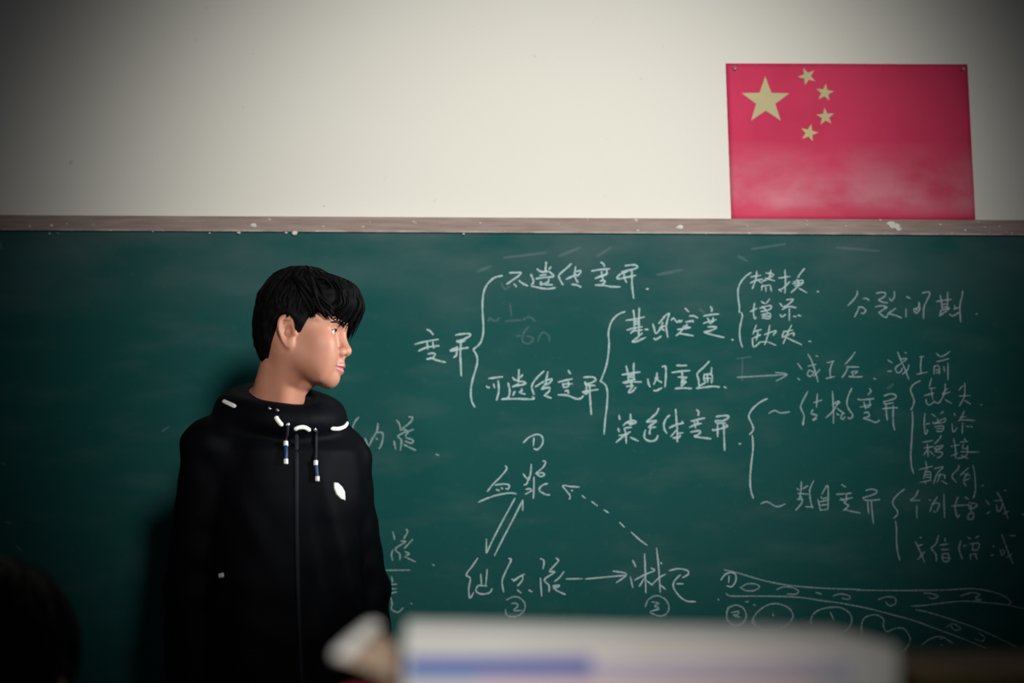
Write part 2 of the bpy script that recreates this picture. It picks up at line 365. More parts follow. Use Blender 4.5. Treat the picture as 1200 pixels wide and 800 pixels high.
WRITING = '''
chalk_word|two-character word left of the tallest bracket|chalk|1.15
A1:145,115 175,130 200,160;45,242 130,220 245,200;148,225 155,285;75,300 150,268 250,255;195,215 205,275;155,325 205,318 215,335 190,360 145,368;175,355 240,380 305,395;390,165 440,155 505,152 515,170 460,200 405,215 420,225 475,210;500,270 430,282 350,300 365,285 410,265;400,265 400,330 375,355;440,210 432,300 435,400 440,512
chalk_bracket|tallest curly bracket, right of the first word|chalk|1.1
E1:435,132 400,140 370,165 350,200 342,250 342,300 345,350 345,400 335,440 318,462 300,478 312,500 318,530 310,570 295,620 287,670 290,715 305,747
chalk_word|topmost line of chalk characters, at the tallest bracket's upper end|chalk|1.15
A2:205,235 290,232 365,235 330,280 250,335 165,395;265,390 305,430;340,345 390,385 465,420;505,255 525,300 540,350 535,385 510,395;510,420 620,445 740,460 850,445;720,85 715,140 710,220;590,180 640,215 720,225;790,150 760,185;650,230 740,215 790,240 825,285 700,300 575,318;630,275 720,262;755,320 750,360 700,385 640,400 650,360;700,400 810,405;1075,105 1030,150 960,210 900,270 910,320 955,405
A3:55,150 40,260 60,330 90,370;-80,325 0,290 60,260;60,220 120,205 110,250 70,280;0,400 60,405 130,435;410,90 445,110 460,150;280,210 400,190 535,180;420,215 425,290;490,200 480,260 330,315;350,300 500,250;400,350 460,345 455,380 430,395;430,280 440,350;330,408 440,410 560,430 680,432;750,135 840,125 900,128 920,160 850,190 700,220;780,215 690,250 640,295 650,320 720,310 900,270;735,235 740,310 770,370;845,200 845,300 850,430 870,595;1045,460 1075,462
chalk_word|line of chalk characters at the tallest bracket's lower end|chalk|1.15
A4:190,275 300,262 435,245;150,410 180,435 205,425;275,370 295,440;355,310 365,400 365,520 345,600 330,655;530,350 550,430 560,510 545,590 510,625 420,640;420,640 700,632 940,640 985,620 960,600;720,120 720,200 715,340;610,255 650,300 720,310;785,210 750,260;700,330 790,330 840,365 760,390 610,415;610,425 720,370;650,500 615,575;770,455 770,490 725,515;740,530 830,550;1160,145 1080,220 1000,310 950,400 955,470 990,560
A5:30,335 110,285 150,265;205,125 185,220 170,300 110,370;160,250 260,230 230,280 170,310;120,375 220,345 220,400 150,460;150,460 250,495;490,105 520,155;350,272 440,250 550,225;410,290 430,350;490,265 490,330 430,345;420,300 550,295;440,400 490,390 490,430;345,450 470,455 560,490 630,510 680,490 700,465;705,205 800,198 850,205 875,240 820,280 730,300;730,265 740,310 870,320;690,410 740,400 910,375;745,290 745,420;690,410 740,435 780,400;790,290 795,450 805,600 815,725
chalk_bracket|curly bracket right of the lower characters, holding three lines|chalk|1.05
E1:1010,300 975,315 945,350 932,400 935,450 930,510 920,560 895,628
E2:10,500 30,515 38,545 35,600 30,640 25,700
chalk_word|upper of the three bracketed lines, left of the small tall bracket|chalk|1.1
A6:560,110 575,200 580,390;655,80 650,200 650,400;445,270 600,250 735,215;580,290 650,285;580,330 650,325;460,425 560,395 700,370;600,400 520,470;650,400 650,500 700,470;560,440 700,420;740,410 795,415;660,510 560,590 540,600 600,605 755,535;865,325 885,390 905,465 940,465;940,460 1000,370 1020,300;960,320 1010,260 1060,200 1120,165 1095,260 1075,360 1085,450 1100,535;970,390 1060,355;1000,400 1050,430;885,550 915,570 1000,515
A7:305,150 360,205;85,335 120,305 160,345 190,365 215,340 225,360 260,335;370,270 440,268 500,300;310,365 420,345 430,365;340,400 310,440 385,450;185,480 300,465 390,450;290,420 250,490 210,540 160,580;215,540 300,555 435,578;700,125 725,165 712,200;590,270 700,250 830,238;655,300 690,380;740,290 735,360 690,385;590,385 680,355 790,325;655,440 770,435 785,455 700,500 600,518;600,520 720,560 910,605;1030,640 1055,642
chalk_word|middle of the three bracketed lines, pointing at the thin arrow|chalk|1.15
A8:235,145 260,260 285,440;390,90 385,200 395,430;155,325 330,295 515,270;290,335 390,335;290,370 380,380;170,485 290,450 420,420;200,500 320,470 540,470;330,450 350,560;240,560 380,540;370,550 290,660 310,685 380,640 430,580;670,410 680,490 715,570;855,285 840,400 790,520;810,400 880,390;860,430 950,480;960,165 1020,155 1035,250 1030,400 1015,570;790,640 840,645 950,590
B1:170,108 250,110 325,108;95,220 230,200 380,188;255,190 260,300 250,430;195,290 320,290;330,290 260,350 320,365 240,430;240,360 300,380;150,470 280,460 405,470;680,45 600,130 495,235 515,330 520,440;520,430 620,380;605,240 600,310 620,380;605,250 720,255 715,380;720,140 710,250;620,310 700,310;650,260 655,370;480,465 600,450 740,435 840,445;915,440 945,460
chalk_word|lowest of the three bracketed lines, ending at the wavy bracket|chalk|1.15
B2:150,165 165,240;135,390 155,450;345,140 350,240 340,330;225,340 280,290 380,255 440,290 330,330;270,300 400,290;250,385 370,370;240,390 265,480 275,645;340,450 240,510 100,630;150,510 300,490;345,545 480,605;825,50 790,130 700,210 620,280;625,285 790,260 690,340 660,370 780,370;690,380 670,470 690,480;600,420 580,520 610,580 700,610 780,580 815,510;1015,165 950,230 915,320 925,400 965,475
B3:90,60 100,200 115,400 115,565;-10,350 100,300 210,275;190,245 205,285;105,380 15,485;50,505 140,500 160,465;110,440 205,425;415,65 450,105 440,155;330,245 430,220 545,195;380,240 400,350;430,230 435,300;305,340 400,300 490,280;320,415 450,395 475,415 440,455 380,480;380,485 480,500 640,520;720,175 820,160 915,165 890,210 800,250;720,230 715,260 750,275 870,270;720,240 800,235;665,370 700,385 890,330 870,300;745,290 745,485;835,270 845,420 855,700;1080,597 1105,598
chalk_bracket|short bracket holding three stacked pairs of characters|chalk|0.95
B4:155,70 105,105 60,160 38,220 38,290 48,370 48,430;65,425 75,460 60,530 50,600 58,680 75,735
chalk_word|top pair of characters in the short bracket|chalk|0.95
B4:205,60 195,130 165,215;150,110 240,95;145,165 200,140 255,130;215,140 250,165;330,50 310,120 250,150;285,75 355,90 300,130;280,120 365,145;245,195 320,180;255,185 245,230;285,200 285,240;325,190 335,240;455,45 460,150 455,255;400,120 500,105;400,225 440,210 500,150;400,225 425,240;630,35 590,85 570,115;530,155 610,140 600,180 540,190;560,130 580,180 510,250;520,170 620,165;580,210 650,250;742,240 757,241
chalk_word|middle pair of characters in the short bracket|chalk|0.95
B4:185,340 175,420 185,480 200,470;145,420 205,390;320,305 290,345;245,330 280,350;230,390 325,365 320,400 240,420;250,370 300,420;245,450 320,435 315,480 250,475;255,460 320,460;410,345 435,375;470,315 530,310 480,360 440,380;430,400 490,375 555,385;410,445 430,465 460,445;495,390 495,500;530,460 555,465;570,450 600,460
chalk_word|bottom pair of characters in the short bracket|chalk|0.95
B4:200,540 170,620;175,600 245,580;165,660 240,625 190,650;215,600 200,680;165,660 175,735 235,690;320,540 305,620 275,715;270,625 375,590 350,630;240,690 300,690;305,690 375,720;515,540 480,610 440,705;450,590 430,640;430,650 530,610 530,640;470,650 530,680 605,715;440,602 528,584;668,685 688,685
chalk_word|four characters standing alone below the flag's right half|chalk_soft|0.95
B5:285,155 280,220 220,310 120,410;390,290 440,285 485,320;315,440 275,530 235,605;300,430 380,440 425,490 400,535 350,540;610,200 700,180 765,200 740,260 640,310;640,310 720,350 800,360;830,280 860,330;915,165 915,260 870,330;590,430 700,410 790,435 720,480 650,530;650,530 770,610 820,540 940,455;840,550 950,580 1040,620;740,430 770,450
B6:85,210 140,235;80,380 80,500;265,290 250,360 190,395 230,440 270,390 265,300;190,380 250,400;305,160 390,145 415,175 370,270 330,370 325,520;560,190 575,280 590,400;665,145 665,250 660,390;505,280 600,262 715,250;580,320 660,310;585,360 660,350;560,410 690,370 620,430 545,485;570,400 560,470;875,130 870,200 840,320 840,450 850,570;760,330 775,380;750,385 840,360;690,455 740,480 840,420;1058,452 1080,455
chalk_arrow|thin right-pointing arrow after the middle bracketed line|chalk_thin|0.9
B7:30,278 200,268 380,258 465,252;365,235 465,252 370,310
chalk_smear|faint letter above the thin arrow's tail|chalk_ghost|1.2
B7:20,115 150,97;75,110 72,310
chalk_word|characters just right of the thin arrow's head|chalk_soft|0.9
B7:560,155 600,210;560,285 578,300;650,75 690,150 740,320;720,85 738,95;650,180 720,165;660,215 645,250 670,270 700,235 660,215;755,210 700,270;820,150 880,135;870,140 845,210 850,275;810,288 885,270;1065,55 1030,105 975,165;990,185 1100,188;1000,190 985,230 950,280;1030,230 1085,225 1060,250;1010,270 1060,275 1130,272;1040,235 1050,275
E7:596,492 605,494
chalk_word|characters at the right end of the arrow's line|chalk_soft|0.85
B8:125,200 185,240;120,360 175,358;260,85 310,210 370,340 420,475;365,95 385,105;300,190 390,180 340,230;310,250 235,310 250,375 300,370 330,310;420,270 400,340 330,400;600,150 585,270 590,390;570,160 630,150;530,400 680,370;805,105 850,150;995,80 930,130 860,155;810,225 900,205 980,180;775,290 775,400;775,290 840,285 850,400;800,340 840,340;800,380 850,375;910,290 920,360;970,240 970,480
chalk_bracket|wavy bracket with two tilde-marked branches|chalk|1.0
C1:155,90 100,120 55,165 40,205 60,250 68,285 45,315;62,320 66,400 55,500 48,590 52,660 68,712
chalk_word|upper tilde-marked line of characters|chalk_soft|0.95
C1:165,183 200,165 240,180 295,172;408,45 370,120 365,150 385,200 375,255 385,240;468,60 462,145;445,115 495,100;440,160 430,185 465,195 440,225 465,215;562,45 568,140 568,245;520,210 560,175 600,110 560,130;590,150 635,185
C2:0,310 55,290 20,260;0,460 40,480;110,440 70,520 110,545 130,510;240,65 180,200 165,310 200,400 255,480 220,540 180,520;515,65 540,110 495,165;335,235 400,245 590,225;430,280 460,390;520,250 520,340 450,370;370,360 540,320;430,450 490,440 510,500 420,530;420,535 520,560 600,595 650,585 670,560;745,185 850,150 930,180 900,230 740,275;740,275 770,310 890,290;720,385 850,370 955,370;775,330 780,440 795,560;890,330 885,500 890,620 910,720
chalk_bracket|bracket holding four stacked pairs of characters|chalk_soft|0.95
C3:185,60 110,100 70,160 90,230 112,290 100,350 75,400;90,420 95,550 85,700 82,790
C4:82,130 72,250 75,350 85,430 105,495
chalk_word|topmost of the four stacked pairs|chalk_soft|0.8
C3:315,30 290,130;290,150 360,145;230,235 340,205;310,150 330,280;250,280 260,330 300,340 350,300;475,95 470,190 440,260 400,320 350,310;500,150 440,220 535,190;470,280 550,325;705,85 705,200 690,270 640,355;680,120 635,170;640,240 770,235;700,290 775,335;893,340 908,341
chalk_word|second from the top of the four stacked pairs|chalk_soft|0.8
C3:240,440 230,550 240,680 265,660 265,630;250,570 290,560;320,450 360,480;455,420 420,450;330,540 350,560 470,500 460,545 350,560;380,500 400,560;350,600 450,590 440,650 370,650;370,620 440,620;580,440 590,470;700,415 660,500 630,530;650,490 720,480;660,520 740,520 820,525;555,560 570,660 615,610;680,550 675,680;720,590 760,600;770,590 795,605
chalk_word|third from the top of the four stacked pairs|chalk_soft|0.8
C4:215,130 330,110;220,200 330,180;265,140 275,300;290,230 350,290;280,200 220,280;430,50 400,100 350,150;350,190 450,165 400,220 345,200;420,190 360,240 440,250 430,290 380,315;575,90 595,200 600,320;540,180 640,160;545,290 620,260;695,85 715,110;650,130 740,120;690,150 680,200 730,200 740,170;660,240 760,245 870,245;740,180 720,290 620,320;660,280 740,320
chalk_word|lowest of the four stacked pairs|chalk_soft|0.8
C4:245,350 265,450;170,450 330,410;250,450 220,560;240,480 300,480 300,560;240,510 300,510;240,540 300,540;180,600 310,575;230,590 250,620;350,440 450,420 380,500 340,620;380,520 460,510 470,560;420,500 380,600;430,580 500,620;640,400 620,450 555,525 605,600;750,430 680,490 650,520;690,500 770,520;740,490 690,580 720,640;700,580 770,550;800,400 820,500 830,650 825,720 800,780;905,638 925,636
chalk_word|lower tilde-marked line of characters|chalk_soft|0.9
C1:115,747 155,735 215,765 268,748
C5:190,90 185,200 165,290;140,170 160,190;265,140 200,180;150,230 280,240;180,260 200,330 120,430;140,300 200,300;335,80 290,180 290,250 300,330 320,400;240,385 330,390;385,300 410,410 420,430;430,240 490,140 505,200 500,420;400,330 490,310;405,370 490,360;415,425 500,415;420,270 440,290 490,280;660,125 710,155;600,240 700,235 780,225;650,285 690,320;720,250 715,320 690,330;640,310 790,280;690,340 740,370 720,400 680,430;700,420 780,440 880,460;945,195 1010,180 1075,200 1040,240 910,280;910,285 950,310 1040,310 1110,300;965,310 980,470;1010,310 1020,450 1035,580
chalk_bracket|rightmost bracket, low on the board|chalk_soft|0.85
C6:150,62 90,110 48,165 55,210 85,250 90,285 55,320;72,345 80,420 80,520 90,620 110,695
chalk_word|upper line in the rightmost bracket|chalk_thin|1.0
C6:275,70 245,130 205,160 290,160;260,205 262,320;370,155 385,160;445,130 400,200 380,260;400,190 460,190 440,260;410,260 430,265;503,105 505,200 510,315
C7:95,130 70,220 90,310 110,290;40,212 200,200;155,130 190,150;245,120 230,140;190,180 265,200 210,240 190,200;185,290 230,270 230,320 190,330 185,290;215,200 210,260;345,160 375,200;355,280 380,260;440,85 480,150 540,320;508,70 526,75;420,165 490,160;440,200 450,260 480,240 490,190;550,255 500,285;665,280 680,295
chalk_word|lower line in the rightmost bracket|chalk_thin|1.0
C6:288,490 302,495;250,530 280,590 330,710;270,570 310,555;330,620 270,690;455,475 430,550 390,590 430,640 435,705;510,500 515,530;470,560 540,550;480,600 550,600;490,640 540,640 545,700 495,700 490,640;480,670 560,680
C7:120,520 105,600 135,685;145,570 170,560;180,490 210,505;280,480 250,495;200,550 280,545 270,600 215,600;230,545 225,600;205,640 210,690;250,640 265,690;215,640 260,640;405,570 422,571;390,655 415,645;485,465 520,560 585,725;555,475 605,475;470,600 490,650 510,620 490,600;575,640 530,670
chalk_word|chalk characters just right of the standing student's shoulder|chalk_thin|1.1
C8:185,105 130,170 80,300;275,400 320,510 380,400 440,300 455,190;450,320 510,320 525,390 500,500 470,545;430,400 450,420;715,145 755,200 775,290;680,440 705,555;890,100 935,105 930,150 870,210 800,270 860,290 800,330 735,375 785,430 770,570;955,275 880,310 840,370;850,390 950,430 920,470 840,440;820,490 900,530 985,570
G:316,177 326,181
chalk_word|thin fraction-like characters beside the standing student's sleeve|chalk_thin|1.0
D1:135,85 150,145;135,225 125,270 135,310;240,65 250,90 220,140;200,160 235,165 155,220 190,260 190,305;290,145 250,190 225,215;230,240 265,260 240,270;225,280 310,320;60,387 270,385;125,435 135,480;90,500 165,495;90,535 165,530;90,575 165,555;120,600 130,650 125,690 175,715 215,680;445,340 460,350;275,645 284,648
chalk_number|circled one above the triangle diagram|chalk|0.95
D2:505,150 550,105 620,72 670,80 690,120 680,170 640,212 605,205;605,100 600,180
chalk_word|two characters, the first underlined, at the top of the triangle diagram|chalk|0.95
D2:335,365 350,395 290,470 220,540 170,605;240,545 330,535 375,550 365,580 340,580;250,585 280,600;298,570 312,582;85,705 180,665 280,635 380,620 440,628;505,440 540,490;580,350 575,430 560,500;555,470 540,530 510,545;690,320 715,330 690,380 625,440 680,430 705,450 670,465 640,450;605,470 605,570 600,670;530,585 570,580 580,600 525,630;735,530 690,545 655,580 670,610 720,635 755,638
chalk_arrow|pair of slanting arrows pointing opposite ways|chalk|0.95
D3:565,120 450,330 340,540 270,690;268,545 265,690;350,720 450,520 560,310 645,140;645,140 645,250
chalk_word|three characters over a circled two, bottom left of the triangle diagram|chalk|0.95
D4:170,75 120,150 55,240 95,280 80,380 90,475 130,420;200,235 210,360;265,190 250,350;150,390 165,420 220,437 290,420 315,380;150,390 180,350 260,355;480,80 505,95 450,210 415,310 430,415;510,285 540,300;640,235 560,280 530,310;545,300 610,250 620,290 570,355;570,395 605,425;680,395 715,412;800,80 835,105 825,185;800,275 805,360 812,455;955,75 980,100 930,160 890,210 945,215 840,290 885,350 885,415;1035,210 990,270 940,310;930,350 990,350 960,370 920,355;930,375 980,410 1050,440
chalk_number|circled two under three characters|chalk_thin|0.9
D4:460,495 530,462 600,480 645,540 630,610 570,655 500,665 455,635 450,590;505,530 560,530 570,560 530,600 615,600
chalk_arrow|horizontal arrow along the triangle diagram's base|chalk|0.9
D6:60,340 195,338;220,340 380,325 550,310;445,275 560,300 475,370
chalk_arrow|dashed arrow sloping up to the left|chalk|0.9
D5:330,130 240,125 165,118 210,180 235,215 230,250;250,160 262,170;355,215 385,240;450,275 505,315;570,355 615,385;725,480 770,525;840,575 910,640 995,705
chalk_word|two characters at the triangle diagram's lower right corner|chalk|0.95
D6:610,185 635,240;590,320 610,410;708,130 715,300 718,455;625,350 720,300 790,270 760,250;715,320 665,400;720,350 770,390;808,85 825,250 838,450;840,202 850,215;880,300 830,330 770,385;840,390 880,425;910,272 990,255 1060,270 1070,300 1020,330;1005,305 960,350 945,400 985,470 1050,520 1130,528;975,380 1030,380
chalk_number|circled three under two characters|chalk_thin|0.9
D6:715,570 740,510 810,478 880,510 910,570 895,620 850,648 790,635 755,610 830,590;770,530 825,540 790,565 825,580 780,605
chalk_drawing|branching vessel outline with small loops, lower right of the board|chalk_thin|0.85
D7:90,50 200,75 350,120 500,155 680,180 900,195 1150,203;105,235 150,255 350,255 650,262 850,290 1000,310 1160,340;225,185 270,160 330,160 365,180 330,210 260,212 215,185;500,205 560,182 630,190 670,215 650,240 580,238;805,225 850,240;940,255 1000,238 1070,255 1060,280 1010,270
D8:-10,192 300,195 600,192 800,182 900,190 1000,212 1080,250 1105,285 1070,300;-10,306 100,330 250,370 400,410 550,465 700,520 850,580 930,615;150,260 210,240 270,250 270,290 230,305 200,275;475,215 520,215 580,235 540,255 510,240;740,235 820,210 880,225 850,245 890,265 840,265;385,308 500,300 650,280 780,272 900,280 1050,295 1195,325;420,335 500,350 650,395 850,465 1000,530 1150,605;640,460 690,435 745,470 700,480 670,450;840,540 900,560 915,530 870,500
chalk_number|circled one at the vessel drawing's left end|chalk|0.9
D7:65,130 100,85 150,70 180,90 180,140 150,180 110,175;130,95 125,150
chalk_number|circled two below the vessel drawing's left end|chalk_thin|0.95
D7:115,350 180,325 240,350 262,410 235,470 170,485 120,450 110,390 125,345;145,385 200,375 195,400 160,405 210,420;40,280 50,284;255,300 280,298;318,322 334,326
chalk_drawing|row of round cell outlines cut off by the white book|chalk_thin|0.9
D7:320,480 310,450 350,380 430,325 510,315 590,345 628,400 610,450 550,500 450,525 350,500 320,440;470,390 475,410;770,475 770,430 810,375 900,345 1000,345 1065,385 1088,440 1060,510 1000,550;920,380 945,440
D8:28,520 30,430 60,385 130,370 185,400 185,450 210,490 280,465 340,475 378,540 365,590 325,640;460,590 530,540 610,530 690,580;590,545 610,542;600,590 612,588
chalk_smear|half-wiped marks inside the tallest bracket|chalk_ghost|1.3
E1:500,415 520,412;560,370 535,400 530,440 560,450 580,425 550,415;600,440 620,400 650,410 655,440;370,345 375,330 400,345 420,330;470,265 478,320;530,340 560,325 590,345;430,165 445,195 470,180;450,345 520,340
chalk_smear|stray chalk specks on the board's dark left end|chalk_ghost|1.6
I:2,543 7,544;6,611 13,614;0,283 2,292;190,505 198,500;20,640 26,646
chalk_smear|faint wiped strokes at the board's top edge|chalk_ghost|1.8
I:590,302 640,296;700,300 716,290;865,300 876,306;980,290 1030,294;560,318 575,312;655,300 680,290;820,362 826,368;1040,455 1047,450;770,322 800,316;880,292 920,286
'''
def chalk_part(name, label, mt, hw, lines):
    V, F = [], []; lift = 0.0
    for ln in lines:
        key, body = ln.split(':', 1); x0, y0, s = CROPS[key]
        for stroke in body.split(';'):
            pts = [tuple(float(q) for q in p.split(',')) for p in stroke.split()]
            P = [at(x0 + a / s, y0 + b / s, 0.0) for a, b in pts]
            P = catmull(P, 5 if len(P) > 2 else 4); n = len(P); b0 = len(V); lift = (lift + 0.00013) % 0.0008
            wob = rnd.uniform(0, 6)
            for i, p in enumerate(P):
                t = P[min(i + 1, n - 1)] - P[max(i - 1, 0)]; t.y = 0
                t = t.normalized() if t.length > 1e-7 else Vector((1, 0, 0)); u = Vector((-t.z, 0, t.x))
                e = min(i, n - 1 - i); w = hw / 498 * (0.62 if e == 0 else 0.92 if e == 1 else 1.0) * (1 + 0.14 * math.sin(i * 0.9 + wob))
                if i == 0: p = p - t * w * 0.7
                if i == n - 1: p = p + t * w * 0.7
                V += [p + u * w + Vector((0, -0.0003 - lift, 0)), p + Vector((0, -0.0011 - lift, 0)), p - u * w + Vector((0, -0.0003 - lift, 0))]
            for i in range(n - 1):
                a = b0 + 3 * i; F += [(a, a + 1, a + 4, a + 3), (a + 1, a + 2, a + 5, a + 4)]
    o = on_board(mesh_obj(name, V, F, M[mt])); o['label'] = label; return o
hdr, lines = None, []
for ln in WRITING.strip().splitlines() + ['|||']:
    if '|' in ln:
        if hdr and hdr[0] == 'chalk_smear':                 # each smear a part of its own
            for l in lines:
                k, body = l.split(':', 1)
                for q in body.split(';'): chalk_part(hdr[0], hdr[1].replace('marks', 'mark').replace('specks', 'speck').replace('strokes', 'stroke'), hdr[2], float(hdr[3]), [k + ':' + q])
        elif hdr: chalk_part(hdr[0], hdr[1], hdr[2], float(hdr[3]), lines)
        hdr, lines = ln.split('|'), []
    else: lines.append(ln)
# ------------------------------------------------------------------ flag poster
FY = WALL_Y - 0.003
c4 = [at(850.6, 74.2, FY), at(1133.6, 75.3, FY), at(1143, 257.6, FY), at(857.2, 257.2, FY)]
fo = Vector((c4[3].x, WALL_Y, c4[3].z - 0.002))
flag = empty('flag_poster', fo); tag(flag, 'red flag sheet with five yellow stars, tacked to the wall above the chalkboard', 'flag')
def flag_pt(u, v):
    return (c4[0].lerp(c4[1], u)).lerp(c4[3].lerp(c4[2], u), v)
def bulge(u, v): return 0.0011 * (math.sin(u * 9 + v * 3) * 0.5 + 0.5) * math.sin(math.pi * min(1, v * 1.2 + .02)) + 0.0008 * math.sin(u * 4 - v * 7) ** 2
NU, NV = 48, 32; V = []; F = []
for j in range(NV + 1):
    for i in range(NU + 1): V.append(flag_pt(i / NU, j / NV) - fo + Vector((0, -bulge(i / NU, j / NV), 0)))
nf = len(V)
for v in list(V[:nf]): V.append(v + Vector((0, 0.0012, 0)))
for j in range(NV):
    for i in range(NU):
        a = j * (NU + 1) + i; F.append((a, a + NU + 1, a + NU + 2, a + 1)); F.append((a + nf, a + 1 + nf, a + NU + 2 + nf, a + NU + 1 + nf))
ring = [i for i in range(NU + 1)] + [j * (NU + 1) + NU for j in range(1, NV + 1)] + [NV * (NU + 1) + i for i in range(NU - 1, -1, -1)] + [j * (NU + 1) for j in range(NV - 1, 0, -1)]
for q in range(len(ring)):
    a, b = ring[q], ring[(q + 1) % len(ring)]; F.append((a, b, b + nf, a + nf))
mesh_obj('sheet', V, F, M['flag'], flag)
def star(px, py, rpx, rot):
    V = []; F = []
    cpt = at(px, py, FY - 0.0023)
    rr = rpx / FPX * (cpt - CAM).length * 1.0
    pts = []
    for k in range(10):
        a = rot + math.pi / 2 + k * math.pi / 5; q = rr if k % 2 == 0 else rr * 0.40
        pts.append(cpt - fo + Vector((math.cos(a) * q, 0, math.sin(a) * q)))
    for p in pts: V.append(p)
    V.append(cpt - fo + Vector((0, -0.0002, 0)))
    for p in pts: V.append(p + Vector((0, 0.0018, 0)))
    for k in range(10):
        F.append((k, 10, (k + 1) % 10)); F.append((k, (k + 1) % 10, 11 + (k + 1) % 10, 11 + k))
    o = mesh_obj('star', V, F, M['star'], flag, smooth=False); return o
star(897.2, 118.0, 28.5, 0.0)['label'] = 'large yellow star'
for px, py, ro in ((945.8, 89.4, R(22)), (966.6, 108.6, R(-8)), (967.2, 136.8, R(4)), (948.3, 155.8, R(-14))): star(px, py, 10.6, ro)
for px, py in ((861, 81), (1128, 81.5)):
    V, F = [], []; p = at(px, py, FY) - fo
    tube([p + Vector((0, 0.004, 0)), p + Vector((0, -0.004, 0)), p + Vector((0, -0.006, 0)), p + Vector((0, -0.0075, 0))], [0.0015, 0.005, 0.0045, 0.001], 12, V, F)
    mesh_obj('tack', V, F, M['tack'], flag)
# ------------------------------------------------------------------ people
def head_shapes(L, face=True):
    """skull, face, ears and neck root in the head's own frame: face towards -Y, origin between the ears"""
    e, c = ell_fn, cap_fn
    L.put(e((0, 0.004, 0.050), (0.073, 0.088, 0.080)))
    L.put(e((0, 0.030, 0.015), (0.064, 0.060, 0.070)), 0.03)
    L.put(e((0, -0.034, 0.010), (0.061, 0.054, 0.072)), 0.025)
    L.put(e((0, -0.040, -0.048), (0.049, 0.044, 0.046)), 0.03)
    for s in (-1, 1):
        L.put(c((s * 0.052, 0.004, -0.040), (s * 0.030, -0.056, -0.076), 0.014, 0.013), 0.04)       # jaw line
        L.put(c((s * 0.030, -0.058, -0.078), (0, -0.069, -0.083), 0.013, 0.015), 0.02)
        L.put(e((s * 0.042, -0.060, -0.014), (0.022, 0.021, 0.018)), 0.022)                              # cheek
        L.put(e((s * 0.036, -0.062, -0.045), (0.020, 0.022, 0.025)), 0.025)
        L.put(e((s * 0.046, -0.030, -0.022), (0.020, 0.040, 0.038)), 0.03)                              # full cheek
        L.put(c((s * 0.008, -0.084, 0.031), (s * 0.046, -0.068, 0.031), 0.009, 0.009), 0.018)           # brow
        L.put(e((s * 0.033, -0.096, 0.012), (0.017, 0.016, 0.010)), 0.016, 'sub')                        # socket
        L.put(e((s * 0.020, -0.101, -0.004), (0.009, 0.010, 0.012)), 0.022, 'sub')
        L.put(e((s * 0.032, -0.0680, 0.012), (0.0148, 0.0145, 0.0142)), 0.005)                           # lids
    L.put(e((0, -0.073, -0.083), (0.018, 0.014, 0.015)), 0.018)                                          # chin
    L.put(c((0, -0.083, 0.022), (0, -0.1005, -0.020), 0.0065, 0.0085), 0.014)                            # nose
    L.put(e((0, -0.1015, -0.025), (0.0105, 0.0100, 0.0095)), 0.010)
    for s in (-1, 1):
        L.put(e((s * 0.0135, -0.0925, -0.0285), (0.0085, 0.0100, 0.0085)), 0.005)
        L.put(e((s * 0.0062, -0.0995, -0.0365), (0.0035, 0.0055, 0.0040)), 0.003, 'sub')
    L.put(c((0, -0.086, -0.045), (0, -0.088, -0.055), 0.012, 0.013), 0.014)                              # muzzle
    for s in (-1, 1):
        L.put(c((s * 0.0225, -0.0825, -0.0605), (s * 0.005, -0.0965, -0.0552), 0.0030, 0.0048), 0.005)   # upper lip
        L.put(c((s * 0.0215, -0.0825, -0.0625), (0, -0.0940, -0.0680), 0.0030, 0.0056), 0.005)           # lower lip
    for s in (-1, 1):
        L.put(c((s * 0.025, -0.087, -0.0612), (0, -0.1010, -0.0612), 0.0010, 0.0012), 0.003, 'sub')      # mouth line
        # eye opening: a slit through the lid
        L.put(e((s * 0.0335, -0.0815, 0.0115), (0.0135, 0.0105, 0.0052)), 0.0015, 'sub')
    for s in (-1, 1):                                                                                     # ears
        t = R(-15)
        def ear(x, y, z, s=s):
            u = s * x - 0.0745 - 0.25 * (y - 0.010)
            yy = (y - 0.012) * math.cos(t) + z * math.sin(t); zz = -(y - 0.012) * math.sin(t) + z * math.cos(t)
            rr = np.sqrt((yy / (0.0150 + 0.10 * np.clip(zz, -0.03, 0.03))) ** 2 + ((zz + 0.002) / 0.031) ** 2)
            disc = np.maximum((rr - 1) * 0.018, np.abs(u) - 0.0052)
            rim = np.sqrt(((rr - 0.88) * 0.0185) ** 2 + (u - 0.0035) ** 2) - 0.0042
            rim = np.where(zz < -0.014, np.maximum(rim, disc - 0.001), rim)
            return smin(disc, rim, 0.004)
        lo = np.array([s * 0.077 - 0.016, -0.018, -0.042]); hi = np.array([s * 0.077 + 0.016, 0.042, 0.040])
        L.put((ear, lo, hi), 0.007, pad=0.006)
        L.put(e((s * 0.0815, 0.008, -0.003), (0.0075, 0.0085, 0.0135)), 0.004, 'sub')
        L.put(c((s * 0.0820, 0.016, 0.016), (s * 0.0815, 0.004, 0.018), 0.0035, 0.003), 0.004, 'sub')
        L.put(e((s * 0.0765, -0.006, -0.004), (0.004, 0.0045, 0.006)), 0.004)                            # tragus
        L.put(e((s * 0.0750, 0.002, -0.026), (0.005, 0.0075, 0.009)), 0.005)                             # lobe
def hair_floor(phi):
    """lowest height of the hair at azimuth phi (0 = face, 180 = nape), head frame"""
    a = np.abs(phi) * 180 / math.pi
    return np.interp(a, [0, 50, 60, 68, 74, 82, 87, 97, 108, 116, 124, 135, 180], [0.056, 0.052, 0.046, 0.022, -0.002, -0.004, 0.026, 0.036, 0.030, 0.004, -0.036, -0.060, -0.072])
